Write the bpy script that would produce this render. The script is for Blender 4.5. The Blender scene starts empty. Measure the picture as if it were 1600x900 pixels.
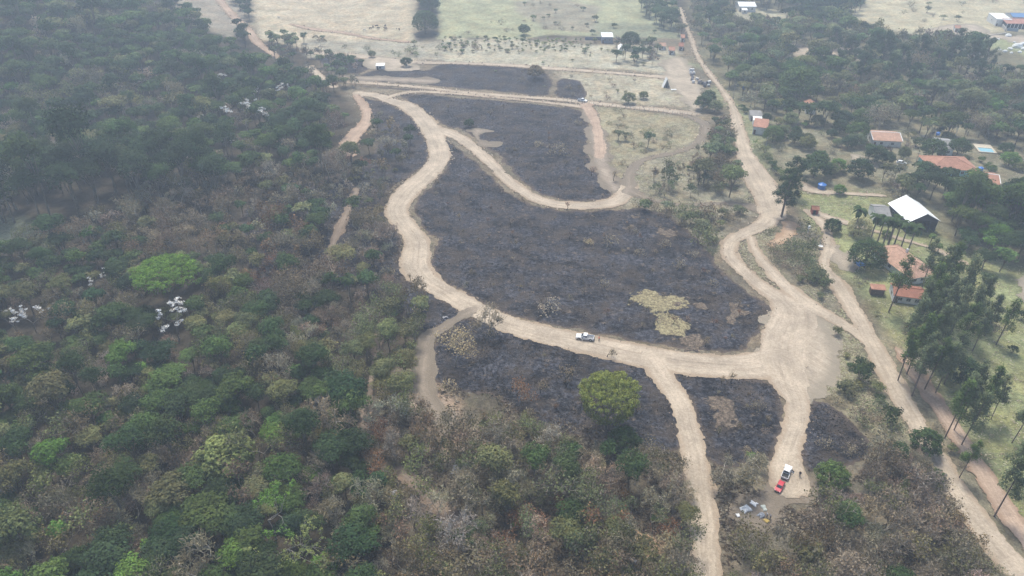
import bpy, bmesh, math, random
import numpy as np
from mathutils import Vector, Matrix
R = math.radians
S = bpy.context.scene
COL = S.collection

# ------------------------------------------------------------------ camera, sky, sun, exposure
CAM_H, PITCH, FPX = 125.0, R(34.0), 1100.0
cam = bpy.data.cameras.new('camera'); cam_o = bpy.data.objects.new('camera', cam); COL.objects.link(cam_o)
cam_o.location = (0, 0, CAM_H); cam_o.rotation_euler = (R(90) - PITCH, 0, 0)
cam.sensor_width = 36; cam.lens = FPX / 1600 * 36; cam.clip_start = 1; cam.clip_end = 12000
S.camera = cam_o
HAZE = .00058
SUN_EL, SUN_AZ = R(64), R(-14)          # azimuth clockwise from +Y (the far side), to the right
w = bpy.data.worlds.new('World'); S.world = w; w.use_nodes = True
nt = w.node_tree; bg = nt.nodes['Background']
sky = nt.nodes.new('ShaderNodeTexSky'); sky.sky_type = 'NISHITA'; sky.sun_disc = False
sky.sun_elevation = SUN_EL; sky.sun_rotation = SUN_AZ; sky.air_density = 0.7; sky.dust_density = 5.0; sky.ozone_density = 0.6
sky.altitude = 600
tint = nt.nodes.new('ShaderNodeMix'); tint.data_type = 'RGBA'; tint.blend_type = 'MULTIPLY'; tint.inputs[0].default_value = 1.; tint.inputs[7].default_value = (.98, 1.04, 1.015, 1)
nt.links.new(sky.outputs[0], tint.inputs[6]); nt.links.new(tint.outputs[2], bg.inputs[0]); bg.inputs[1].default_value = 0.125
sl = bpy.data.lights.new('sun', 'SUN'); sl.energy = 2.0; sl.angle = R(12); sl.color = (1, .965, .88)
so = bpy.data.objects.new('sun', sl); COL.objects.link(so)
sd = Vector((math.sin(SUN_AZ) * math.cos(SUN_EL), math.cos(SUN_AZ) * math.cos(SUN_EL), math.sin(SUN_EL)))
so.rotation_euler = sd.to_track_quat('Z', 'Y').to_euler(); so.location = (0, 0, 400)
S.view_settings.view_transform = 'Standard'; S.view_settings.look = 'None'; S.view_settings.gamma = 1
S.view_settings.exposure = 0.92
S.render.engine = 'CYCLES'
cy = S.cycles
cy.max_bounces = 4; cy.diffuse_bounces = 3; cy.glossy_bounces = 2; cy.transmission_bounces = 2; cy.volume_bounces = 1
cy.transparent_max_bounces = 4; cy.caustics_reflective = False; cy.caustics_refractive = False
cy.use_denoising = True; cy.use_adaptive_sampling = True; cy.adaptive_threshold = 0.02

# ------------------------------------------------------------------ numeric helpers
rng = np.random.default_rng(7)
def hash2(ix, iy, s):
    n = (ix.astype(np.int64) * 374761393 + iy.astype(np.int64) * 668265263 + s * 1442695041) & 0x7fffffff
    n = ((n ^ (n >> 13)) * 1274126177) & 0x7fffffff
    return ((n ^ (n >> 16)) & 0xffff) / 65535.0
def vnoise(x, y, s=0):
    x = np.asarray(x, float); y = np.asarray(y, float)
    ix = np.floor(x); iy = np.floor(y); fx = x - ix; fy = y - iy
    fx = fx * fx * (3 - 2 * fx); fy = fy * fy * (3 - 2 * fy)
    a = hash2(ix, iy, s); b = hash2(ix + 1, iy, s); c = hash2(ix, iy + 1, s); d = hash2(ix + 1, iy + 1, s)
    return (a * (1 - fx) + b * fx) * (1 - fy) + (c * (1 - fx) + d * fx) * fy
def fbm(x, y, sc, oct=4, s=0):
    v = 0; a = .5; t = 0
    for k in range(oct):
        v = v + a * vnoise(np.asarray(x) / sc, np.asarray(y) / sc, s + k * 17); t += a; a *= .55; sc *= .47
    return v / t * 2 - 1
def sstep(a, b, x):
    t = np.clip((x - a) / (b - a), 0, 1); return t * t * (3 - 2 * t)

# ------------------------------------------------------------------ terrain: one lattice, 8 m cells, all sheets follow its triangles
LX = np.concatenate([[-6000, -3000, -1600, -1000], np.arange(-720, 721, 8.0), [1000, 1600, 3000, 6000]])
LY = np.concatenate([[-3000, -1500, -700, -300], np.arange(-104, 969, 8.0), [1300, 1900, 3200, 6000]])
def hfun(x, y):
    left = 40 * sstep(0, 330, -x - 150 - 30 * np.sin(y / 90)) * sstep(250, 430, y)
    rise = 10 * sstep(0, 200, -x - 160) * sstep(260, 120, y)
    und = 0.9 * np.sin(x / 41 + 1) * np.sin(y / 57) + .5 * np.sin(x / 19 + y / 23)
    far = 25 * sstep(750, 1500, y)
    return left + rise + und + far
HX0, HY0, HC = -720.0, -104.0, 8.0
_gx = np.arange(-720, 721, 8.0); _gy = np.arange(-104, 969, 8.0)
_HG = hfun(*np.meshgrid(_gx, _gy, indexing='ij'))
def H(x, y):
    x = np.asarray(x, float); y = np.asarray(y, float)
    fx = np.clip((x - HX0) / HC, 0, _HG.shape[0] - 1.0001); fy = np.clip((y - HY0) / HC, 0, _HG.shape[1] - 1.0001)
    ix = fx.astype(int); iy = fy.astype(int); u = fx - ix; v = fy - iy
    a = _HG[ix, iy]; b = _HG[ix + 1, iy]; c = _HG[ix, iy + 1]; d = _HG[ix + 1, iy + 1]
    return np.where(u >= v, a + u * (b - a) + v * (d - b), a + v * (c - a) + u * (d - c))
CP, SP = math.cos(PITCH), math.sin(PITCH)
def ground(u, v, z=0.0):
    """photo pixels (1600x900) -> points on the terrain raised by z"""
    u = np.asarray(u, float); v = np.asarray(v, float)
    cx = (u - 800) / FPX; cyy = (450 - v) / FPX
    dx = cx; dy = CP + cyy * SP; dz = -SP + cyy * CP
    dz = np.minimum(dz, -.02)
    t = (z - CAM_H) / dz
    for _ in range(25):
        hh = H(dx * t, dy * t) + z
        t = t * .4 + .6 * (hh - CAM_H) / dz
    return dx * t, dy * t
def gp(u, v, z=0.0):
    x, y = ground(u, v, z); return float(x), float(y)
def project(x, y, z):
    rx = x; ry = y; rz = z - CAM_H
    f = ry * CP - rz * SP; up = ry * SP + rz * CP
    return 800 + FPX * rx / f, 450 - FPX * up / f, f
def G(pts):
    a = np.array(pts, float); x, y = ground(a[:, 0], a[:, 1]); return np.stack([x, y], 1)
def smooth_poly(P, closed=True, n=4):
    """Catmull-Rom through the points"""
    P = np.asarray(P, float); m = len(P); out = []
    for i in range(m if closed else m - 1):
        if closed: p0, p1, p2, p3 = P[i - 1], P[i], P[(i + 1) % m], P[(i + 2) % m]
        else: p0, p1, p2, p3 = P[max(i - 1, 0)], P[i], P[i + 1], P[min(i + 2, m - 1)]
        for k in range(n):
            t = k / n
            out.append(.5 * ((2 * p1) + (-p0 + p2) * t + (2 * p0 - 5 * p1 + 4 * p2 - p3) * t * t + (-p0 + 3 * p1 - 3 * p2 + p3) * t ** 3))
    if not closed: out.append(P[-1])
    return np.array(out)
def poly_sdf(P, x, y):
    """signed distance, negative inside"""
    d = np.full(x.shape, 1e9); ins = np.zeros(x.shape, bool); n = len(P)
    for i in range(n):
        ax, ay = P[i][:2]; bx, by = P[(i + 1) % n][:2]
        ex, ey = bx - ax, by - ay; L = ex * ex + ey * ey + 1e-9
        t = np.clip(((x - ax) * ex + (y - ay) * ey) / L, 0, 1)
        d = np.minimum(d, (x - ax - t * ex) ** 2 + (y - ay - t * ey) ** 2)
        c = (ay > y) != (by > y)
        if c.any():
            with np.errstate(divide='ignore', invalid='ignore'):
                xi = ex * (y - ay) / (ey if ey != 0 else 1e-9) + ax
            ins ^= c & (x < xi)
    return np.where(ins, -1, 1) * np.sqrt(d)
def line_sdf(P, W, x, y):
    """distance to a polyline minus its half width; also the signed lateral offset and the length along"""
    best = np.full(x.shape, 1e9); lat = np.zeros(x.shape); al = np.zeros(x.shape); s = 0.
    for i in range(len(P) - 1):
        ax, ay = P[i]; bx, by = P[i + 1]; ex, ey = bx - ax, by - ay; L = math.hypot(ex, ey) + 1e-9
        t = np.clip(((x - ax) * ex + (y - ay) * ey) / L / L, 0, 1)
        dx = x - ax - t * ex; dy = y - ay - t * ey; dd = np.sqrt(dx * dx + dy * dy)
        sd_ = dd - (W[i] * (1 - t) + W[i + 1] * t) / 2
        m = sd_ < best
        best = np.where(m, sd_, best); lat = np.where(m, np.sign(ex * dy - ey * dx) * dd, lat); al = np.where(m, s + t * L, al)
        s += L
    return best, lat, al

# ------------------------------------------------------------------ mesh and material helpers
def mesh_np(name, V, F, mat=None, fattrs=(), vattrs=(), fcolor=None, vcolor=None, smooth=False):
    V = np.ascontiguousarray(V, np.float32); F = np.ascontiguousarray(F, np.int32); k = F.shape[1]
    me = bpy.data.meshes.new(name); me.vertices.add(len(V)); me.vertices.foreach_set('co', V.ravel())
    me.loops.add(F.size); me.loops.foreach_set('vertex_index', F.ravel())
    me.polygons.add(len(F)); me.polygons.foreach_set('loop_start', np.arange(0, F.size, k, dtype=np.int32))
    try: me.polygons.foreach_set('loop_total', np.full(len(F), k, np.int32))
    except Exception: pass
    me.update(calc_edges=True)
    for nm, arr in fattrs:
        at = me.attributes.new(nm, 'FLOAT', 'FACE'); at.data.foreach_set('value', np.ascontiguousarray(arr, np.float32))
    for nm, arr in vattrs:
        at = me.attributes.new(nm, 'FLOAT', 'POINT'); at.data.foreach_set('value', np.ascontiguousarray(arr, np.float32))
    if fcolor is not None:
        at = me.attributes.new('col', 'FLOAT_COLOR', 'FACE'); c = np.ones((len(F), 4), np.float32); c[:, :3] = fcolor; at.data.foreach_set('color', c.ravel())
    if vcolor is not None:
        at = me.attributes.new('col', 'FLOAT_COLOR', 'POINT'); c = np.ones((len(V), 4), np.float32); c[:, :3] = vcolor; at.data.foreach_set('color', c.ravel())
    if smooth: me.polygons.foreach_set('use_smooth', np.ones(len(F), bool))
    if mat: me.materials.append(mat)
    return me
def link(name, me, parent=None, loc=None):
    o = bpy.data.objects.new(name, me); COL.objects.link(o)
    if parent: o.parent = parent
    if loc is not None: o.location = loc
    return o
def tag(o, label=None, cat=None, group=None, kind=None):
    if label: o['label'] = label
    if cat: o['category'] = cat
    if group: o['group'] = group
    if kind: o['kind'] = kind
    return o
class NT:
    def __init__(s, name, rough=.9, spec=.2):
        s.m = bpy.data.materials.new(name); s.m.use_nodes = True; s.t = s.m.node_tree
        s.b = s.t.nodes['Principled BSDF']; s.b.inputs['Roughness'].default_value = rough; s.b.inputs['Specular IOR Level'].default_value = spec
    def n(s, t, **k):
        o = s.t.nodes.new(t)
        for a, b in k.items(): setattr(o, a, b)
        return o
    def l(s, a, b): s.t.links.new(a, b)
    def inp(s, sock, v):
        if isinstance(v, bpy.types.NodeSocket): s.l(v, sock)
        else: sock.default_value = v
    def coord(s, out='Object'): return s.n('ShaderNodeTexCoord').outputs[out]
    def attr(s, name, out='Fac'): return s.n('ShaderNodeAttribute', attribute_name=name).outputs[out]
    def mapping(s, v, scale=(1, 1, 1), rot=(0, 0, 0)):
        m = s.n('ShaderNodeMapping'); m.inputs['Scale'].default_value = scale; m.inputs['Rotation'].default_value = rot; s.l(v, m.inputs[0]); return m.outputs[0]
    def noise(s, vec, scale, detail=3, rough=.6, out='Fac'):
        q = s.n('ShaderNodeTexNoise'); s.inp(q.inputs['Vector'], vec); q.inputs['Scale'].default_value = scale
        q.inputs['Detail'].default_value = detail; q.inputs['Roughness'].default_value = rough; return q.outputs[out]
    def ramp(s, f, stops):
        r = s.n('ShaderNodeValToRGB'); s.l(f, r.inputs[0]); e = r.color_ramp.elements
        while len(e) < len(stops): e.new(.5)
        for q, (p, c) in zip(e, stops):
            q.position = p; q.color = (c, c, c, 1) if isinstance(c, (int, float)) else (*c, 1)
        return r.outputs[0]
    def mix(s, f, a, b, mode='MIX'):
        q = s.n('ShaderNodeMix', data_type='RGBA', blend_type=mode)
        s.inp(q.inputs[0], f)
        for i, v in ((6, a), (7, b)):
            if isinstance(v, bpy.types.NodeSocket): s.l(v, q.inputs[i])
            elif isinstance(v, (int, float)): q.inputs[i].default_value = (v, v, v, 1)
            else: q.inputs[i].default_value = (*v, 1)
        return q.outputs[2]
    def math(s, op, a, b=0., c=0.):
        q = s.n('ShaderNodeMath', operation=op)
        for i, v in enumerate((a, b, c)): s.inp(q.inputs[i], v)
        return q.outputs[0]
    def comb(s, x, y, z=0.):
        q = s.n('ShaderNodeCombineXYZ')
        for i, v in enumerate((x, y, z)): s.inp(q.inputs[i], v)
        return q.outputs[0]
    def bump(s, h, strength=.5, dist=.2):
        q = s.n('ShaderNodeBump'); q.inputs['Strength'].default_value = strength; q.inputs['Distance'].default_value = dist
        s.l(h, q.inputs['Height']); s.l(q.outputs[0], s.b.inputs['Normal'])
    def base(s, c): s.inp(s.b.inputs['Base Color'], c if isinstance(c, bpy.types.NodeSocket) else (*c, 1)); return s.m
def paint(name, c, rough=.6, spec=.3, var=.12, scale=1.5, metal=0.):
    m = NT(name, rough, spec); v = m.coord()
    f = m.ramp(m.noise(v, scale, 5), [(.25, 1 - var * 2), (.75, 1 + var)])
    m.b.inputs['Metallic'].default_value = metal
    return m.base(m.mix(1., f, c, 'MULTIPLY'))
# ------------------------------------------------------------------ layout read from the photograph, in its pixels
ROADS = {   # name: (points (u, v, width m), edge noise m)
 'main_loop': [(560,146,7),(590,150,7),(612,158,8),(640,168,9),(668,195,10),(684,225,10),(686,248,10),(668,272,10),(640,296,10),(622,318,9),(622,338,8.5),(638,358,8),(651,378,9),(650,398,10),(650,418,9.5),(668,440,8.5),(705,463,8),(745,484,8),(790,506,8.5),(840,520,8.5),(890,532,9),(945,544,9),(1000,556,10),(1060,566,10),(1120,572,10),(1180,572,11),(1222,558,11)],
 'east_loop': [(1222,566,13),(1228,530,14),(1240,494,13),(1222,470,8),(1200,455,5.5),(1175,436,5),(1152,414,5),(1138,395,5),(1145,376,5.5),(1170,362,6),(1195,350,7),(1208,332,7)],
 'middle_lane': [(690,205,8),(715,214,7),(745,235,6),(775,264,6),(800,287,5.5),(828,306,5.5),(860,318,6),(900,322,6),(940,320,6),(968,312,7),(984,292,6)],
 'plot_lane': [(983,288,5),(984,272,4.2),(1000,253,3.6),(1030,244,3),(1062,237,3),(1086,226,3.4),(1101,208,4.5),(1098,192,4),(1070,181,3.2),(1040,176,2.4)],
 'lane_to_village': [(985,300,6),(1010,310,3.6),(1045,318,2.6),(1090,320,2.6),(1135,318,3),(1175,324,5),(1208,334,8)],
 'fence_road': [(548,128,4),(600,132,4),(660,137,4),(720,144,4),(790,150,4.5),(850,154,4.5),(905,159,5),(960,165,4.5),(1020,171,4.5),(1085,178,5)],
 'second_track': [(605,153,5),(640,144,4),(690,145,3.5),(740,149,3),(800,155,3),(850,160,3.5),(910,167,4)],
 'upper_road': [(478,80,7),(510,84,7),(560,88,7),(605,94,7),(660,98,6),(720,99,5),(790,102,5),(860,107,5),(930,112,5),(990,117,5),(1040,121,7)],
 'side_lane': [(915,164,7),(925,180,5.5),(932,200,4.5),(936,222,4.5),(938,245,4)],
 'village_road': [(1062,12,3),(1070,35,3),(1078,55,3),(1090,88,3),(1106,112,3.2),(1126,138,3.4),(1144,166,4.4),(1151,190,5.5),(1158,220,6.5),(1168,250,9),(1185,280,12.5),(1200,310,11),(1208,335,10)],
 'parallel_track': [(1172,372,3),(1180,392,3),(1200,418,4.5),(1225,445,5),(1255,470,5.5),(1290,492,5),(1325,512,4.5),(1350,530,4.5)],
 'house_track': [(1262,330,4),(1280,345,4.5),(1292,365,4),(1292,392,4),(1288,415,4),(1305,440,5),(1325,470,5.5),(1348,510,5.5),(1375,560,6),(1402,610,6),(1430,660,6),(1462,715,6),(1498,775,6),(1540,830,6.5),(1590,890,7),(1650,960,7)],
 'east_track': [(1400,545,2),(1425,575,4),(1450,612,4.5),(1480,655,5),(1510,700,5),(1545,755,5),(1590,825,5),(1650,915,5)],
 'south_spur': [(1222,566,12),(1232,600,9),(1245,630,6.5),(1244,665,5.5),(1232,700,5.5),(1228,730,7),(1232,755,8)],
 'centre_spur': [(1018,562,7),(1040,595,6),(1062,630,6),(1074,665,6),(1082,700,6),(1090,745,6),(1098,800,6),(1103,860,6),(1106,930,6)],
 'cut_track': [(738,486,5),(712,500,4),(690,515,4),(668,530,5),(664,570,6),(662,605,6),(676,640,6),(698,665,4.5),(735,690,2.5)],
 'forest_track': [(592,500,1.8),(588,550,2.2),(578,605,2.8),(570,650,3.6),(567,695,3.6)],
 'forest_track_south': [(625,735,3),(665,770,3.5),(705,808,3.5),(750,845,3)],
 'ridge_track': [(557,295,3),(548,320,3),(532,355,3.2),(518,390,3.2),(518,425,3)],
 'hill_track': [(335,-10,6),(360,20,6),(388,48,6),(408,72,5),(440,92,3)],
 'hill_track_lower': [(484,105,5),(500,120,5),(522,136,5)],
 'bend_track': [(556,150,4),(572,172,5),(572,192,6),(556,208,8),(545,225,8),(548,242,5)],
 'pasture_track': [(455,38,4),(490,46,5),(540,52,5),(580,60,4),(640,66,3)],
 'hall_lane': [(1270,332,4),(1300,342,4),(1335,352,3.5),(1370,362,2.2),(1400,372,2),(1430,380,2),(1465,392,2),(1500,410,3)],
 'yard_lane': [(1240,280,4),(1262,296,5),(1300,302,4),(1340,304,3),(1380,306,3)],
}
BARE = {     # bare earth areas
 'trodden_clearing': [(1195,500),(1235,470),(1275,478),(1290,510),(1310,545),(1305,590),(1285,612),(1262,632),(1250,610),(1215,590),(1180,578),(1185,550),(1195,530)],
 'parking_clearing': [(1214,712),(1245,710),(1262,740),(1275,768),(1252,780),(1225,788),(1206,814),(1180,818),(1154,806),(1164,788),(1192,776),(1214,752)],
 'village_yard': [(1035,95),(1065,90),(1082,110),(1098,140),(1100,172),(1085,178),(1060,150),(1042,128)],
 'orange_bank': [(955,825),(985,828),(1010,838),(1028,850),(1015,872),(985,866),(965,845)],
 'white_tarp_pad': [(575,88),(612,90),(640,98),(665,108),(640,112),(600,110),(572,104)],
 'house_yard': [(1285,380),(1310,385),(1335,405),(1325,425),(1300,412),(1288,400)],
 'cut_slope': [(1226,348),(1240,352),(1242,370),(1225,378),(1200,383),(1205,376),(1222,366)],
 'east_bank': [(1405,545),(1445,550),(1450,590),(1430,600),(1412,575)],
 'terrace_yard': [(1450,45),(1520,38),(1560,55),(1640,58),(1640,78),(1560,62),(1500,62),(1460,56)],
 'dry_margin': [(905,172),(930,172),(950,215),(958,260),(975,295),(950,300),(925,262),(918,225),(915,195)],
 'bare_fan': [(735,200),(780,204),(782,208),(755,210),(760,222),(782,222),(770,230),(745,226)],
 'sandy_verge': [(535,118),(600,120),(660,122),(692,126),(672,131),(600,128),(540,124)],
 'garden_yard': [(1325,240),(1350,244),(1365,256),(1345,268),(1328,258)],
 'far_right_yard': [(1590,440),(1640,430),(1640,480),(1590,468)],
}
BURNT = {
 'burnt_field': [(692,215),(712,228),(740,250),(775,285),(812,312),(850,325),(900,330),(960,328),(1010,328),(1050,340),(1078,362),(1100,385),(1120,412),(1150,438),(1178,462),(1200,482),(1196,505),(1178,528),(1150,548),(1100,548),(1040,538),(980,530),(900,513),(830,502),(770,482),(710,448),(680,430),(675,400),(682,375),(658,350),(650,325),(665,300),(695,268),(700,240)],
 'burnt_meadow': [(625,146),(690,150),(760,156),(840,163),(905,172),(918,196),(918,230),(935,265),(955,295),(950,310),(905,315),(865,310),(835,298),(808,275),(780,245),(752,222),(725,205),(690,192),(665,175),(640,160)],
 'burnt_strip': [(560,120),(590,110),(640,108),(665,110),(690,101),(760,103),(835,108),(858,118),(862,132),(850,150),(790,144),(700,136),(640,130),(590,128)],
 'burnt_patch': [(876,124),(905,127),(918,145),(912,155),(888,155),(868,147)],
 'burnt_corner': [(498,88),(545,90),(575,96),(582,104),(560,114),(520,112),(505,100)],
 'burnt_slope': [(560,152),(600,160),(640,180),(662,210),(666,250),(640,275),(606,300),(600,330),(622,370),(628,410),(640,440),(680,462),(722,490),(690,512),(660,520),(600,470),(520,450),(400,440),(380,330),(470,290),(560,260),(590,220),(575,170)],
 'burnt_lower_field': [(690,520),(715,500),(750,500),(820,520),(900,540),(960,556),(1015,570),(1040,612),(1058,650),(1064,700),(1010,700),(930,685),(850,668),(760,620),(680,600),(672,560)],
 'burnt_paddock': [(1055,580),(1110,586),(1170,592),(1212,602),(1226,640),(1220,685),(1200,720),(1120,724),(1092,690),(1085,640)],
 'burnt_wedge': [(1262,635),(1290,630),(1320,655),(1355,695),(1360,715),(1310,730),(1262,740),(1248,700),(1252,665)],
 'dark_verge': [(545,133),(640,139),(720,147),(800,153),(905,163),(905,166),(800,157),(700,148),(640,142)],
}
UNBURNT = {  # pale tufts of grass the fire missed
 'unburnt_grass_island': [(992,455),(1015,456),(1040,466),(1062,475),(1060,486),(1030,486),(1005,478)],
 'unburnt_grass_island.001': [(1030,492),(1058,494),(1072,508),(1068,522),(1045,518),(1028,505)],
 'unburnt_grass_strip': [(985,335),(1010,345),(1040,362),(1042,368),(1020,360),(995,345)],
 'unburnt_grass_strip.001': [(1066,470),(1095,474),(1098,480),(1070,477)],
 'unburnt_bank': [(1075,535),(1085,534),(1100,548),(1092,552),(1080,546)],
 'unburnt_bank.001': [(1130,480),(1160,485),(1168,500),(1140,496)],
 'unburnt_bank.002': [(1130,628),(1142,640),(1130,665),(1118,672),(1112,664),(1124,650)],
}
# ground colour zones: (albedo, softness m, polygon)
FLOOR = (.062, .052, .038)
ZONES = [
 ((.17,.145,.105), 12, [(480,60),(1100,60),(1240,300),(1420,560),(1700,980),(1100,980),(1090,720),(900,700),(650,500),(600,250)]),
 ((.15,.14,.09), 14, [(1060,-60),(1800,-60),(1900,560),(1480,420),(1210,300),(1150,190),(1090,90)]),
 ((.39,.34,.245), 14, [(380,-60),(650,-60),(655,60),(650,95),(560,85),(480,78),(400,60)]),
 ((.285,.29,.18), 8, [(680,-60),(1010,-60),(1050,20),(1060,60),(880,55),(800,62),(685,60)]),
 ((.30,.28,.22), 8, [(480,60),(700,66),(1040,75),(1045,95),(900,98),(690,92),(480,90)]),
 ((.24,.22,.16), 5, [(800,2),(880,0),(935,10),(932,50),(850,45),(810,20)]),
 ((.20,.21,.14), 6, [(930,34),(1060,40),(1060,60),(935,56)]),
 ((.34,.31,.23), 6, [(870,110),(1050,122),(1095,172),(900,155)]),
 ((.36,.34,.26), 6, [(700,60),(1060,78),(1050,118),(700,98)]),
 ((.265,.24,.16), 6, [(930,165),(1095,185),(1095,212),(1050,235),(990,248),(975,290),(945,250)]),
 ((.24,.22,.16), 8, [(985,255),(1100,225),(1190,300),(1205,335),(1150,350),(1120,400),(1050,335),(985,318)]),
 ((.20,.178,.125), 8, [(1140,370),(1205,340),(1290,380),(1290,430),(1345,515),(1320,540),(1250,480),(1180,430)]),
 ((.215,.195,.13), 8, [(1262,470),(1340,530),(1380,600),(1440,690),(1390,700),(1330,650),(1290,620),(1300,560)]),
 ((.225,.24,.118), 10, [(1240,300),(1370,300),(1500,395),(1620,420),(1700,950),(1620,900),(1480,640),(1400,540),(1320,420),(1260,350)]),
 ((.20,.185,.125), 8, [(1190,185),(1380,185),(1620,210),(1700,330),(1500,310),(1380,300),(1230,290)]),
 ((.38,.345,.235), 8, [(1310,-60),(1700,-60),(1700,45),(1560,50),(1450,58),(1370,42),(1325,20)]),
 ((.25,.27,.15), 6, [(1510,62),(1560,60),(1640,60),(1660,115),(1590,80),(1540,75)]),
 ((.21,.22,.13), 6, [(1060,95),(1110,110),(1120,150),(1180,180),(1200,185),(1200,290),(1180,250),(1150,170),(1110,110)]),
 ((.22,.23,.15), 6, [(-60,338),(60,338),(120,360),(60,385),(-60,390)]),
 ((.21,.185,.125), 5, [(1380,520),(1430,560),(1480,640),(1640,900),(1640,980),(1560,900),(1440,720),(1380,600)]),
 ((.27,.24,.19), 8, [(220,-60),(390,-60),(385,30),(360,58),(300,30)]),
 ((.36,.30,.23), 3, [(1232,68),(1350,76),(1350,94),(1240,90)]),
 ((.33,.31,.22), 4, [(1128,20),(1160,10),(1240,18),(1240,36),(1150,44)]),
 ((.14,.12,.085), 12, [(600,560),(700,600),(1000,690),(1080,730),(1090,980),(700,980),(600,700)]),
 ((.30,.24,.185), 6, [(640,575),(690,590),(712,640),(765,690),(730,715),(690,700),(650,660),(628,620)]),
 ((.17,.15,.11), 12, [(1100,730),(1220,740),(1300,740),(1460,730),(1600,980),(1110,980)]),
]
WPOLY = {}
def wpoly(d):
    out = {}
    for k, p in d.items(): out[k] = smooth_poly(G(p))
    return out
BURNT_W, BARE_W, UNBURNT_W = wpoly(BURNT), wpoly(BARE), wpoly(UNBURNT)
ROADS_W = {}
for k, pts in ROADS.items():
    a = np.array(pts, float); P = G(a[:, :2]); Q = smooth_poly(np.concatenate([P, a[:, 2:]], 1), False, 4)
    ROADS_W[k] = (Q[:, :2], Q[:, 2])
def road_dist(x, y):
    d = np.full(x.shape, 1e9)
    for P, W in ROADS_W.values():
        b = W.max() / 2 + 12; m = (x > P[:, 0].min() - b) & (x < P[:, 0].max() + b) & (y > P[:, 1].min() - b) & (y < P[:, 1].max() + b)
        if m.any():
            s, _, _ = line_sdf(P, W, x[m], y[m]); d[m] = np.minimum(d[m], s)
    for P in BARE_W.values():
        m = (x > P[:, 0].min() - 12) & (x < P[:, 0].max() + 12) & (y > P[:, 1].min() - 12) & (y < P[:, 1].max() + 12)
        if m.any(): d[m] = np.minimum(d[m], poly_sdf(P, x[m], y[m]))
    return d
def burnt_dist(x, y):
    d = np.full(x.shape, 1e9)
    for P in BURNT_W.values(): d = np.minimum(d, poly_sdf(P, x, y))
    return d

# ------------------------------------------------------------------ ground sheet
inner_x = np.arange(-560, 561, 2.0); inner_y = np.arange(56, 841, 2.0)
gx = np.unique(np.concatenate([LX, inner_x])); gy = np.unique(np.concatenate([LY, inner_y]))
X, Y = np.meshgrid(gx, gy, indexing='ij')
inside = (np.abs(X) <= 720) & (Y >= -104) & (Y <= 960)
Z = np.where(inside, H(X, Y), hfun(X, Y))
colr = np.empty(X.shape + (3,)); colr[:] = FLOOR
wob = 7 * fbm(X, Y, 22, 3, 5)
far_mix = sstep(600, 900, Y)[..., None]; colr = colr * (1 - far_mix) + np.array((.22, .22, .15)) * far_mix
for c, soft, pts in ZONES:
    P = G(pts); s = poly_sdf(P, X, Y) + wob * min(1, soft / 8)
    a = sstep(soft * .5, -soft * .5, s)[..., None]; colr = colr * (1 - a) + np.array(c) * a
def grid_faces(nx, ny):
    i, j = np.meshgrid(np.arange(nx - 1), np.arange(ny - 1), indexing='ij'); a = (i * ny + j).ravel()
    b = a + ny; c = a + 1; d = b + 1
    return a, b, c, d
a, b, c, d = grid_faces(len(gx), len(gy))
F = np.concatenate([np.stack([a, b, d], 1), np.stack([a, d, c], 1)])
mt = NT('dry_ground', .95, .1); co = mt.coord()
base = mt.attr('col', 'Color')
n1 = mt.ramp(mt.noise(co, .06, 4), [(.38, .8), (.62, 1.2)])
n2 = mt.ramp(mt.noise(co, .45, 5, .7), [(.38, .66), (.58, 1.2)])
n3 = mt.ramp(mt.noise(co, 2.2, 3, .7), [(.38, .75), (.62, 1.2)])
cc = mt.mix(1., base, n1, 'MULTIPLY'); cc = mt.mix(.8, cc, n2, 'MULTIPLY'); cc = mt.mix(.8, cc, n3, 'MULTIPLY')
tone = mt.ramp(mt.noise(co, .13, 4), [(.42, 0.), (.62, .55)])
cc = mt.mix(tone, cc, mt.mix(1., cc, (1.12, .94, .80), 'MULTIPLY'))
green = mt.ramp(mt.noise(co, .2, 4, .7), [(.56, 0.), (.7, .45)])
cc = mt.mix(green, cc, mt.mix(1., cc, (.72, .92, .62), 'MULTIPLY'))
mt.base(cc); mt.bump(mt.noise(co, 1.3, 5, .7), .9, .5)
g = link('ground', mesh_np('ground', np.stack([X.ravel(), Y.ravel(), Z.ravel()], 1), F, mt.m, vcolor=colr.reshape(-1, 3), smooth=True))
tag(g, 'dry valley floor of pale grass, scrub and dark woodland soil', kind='structure')

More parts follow.
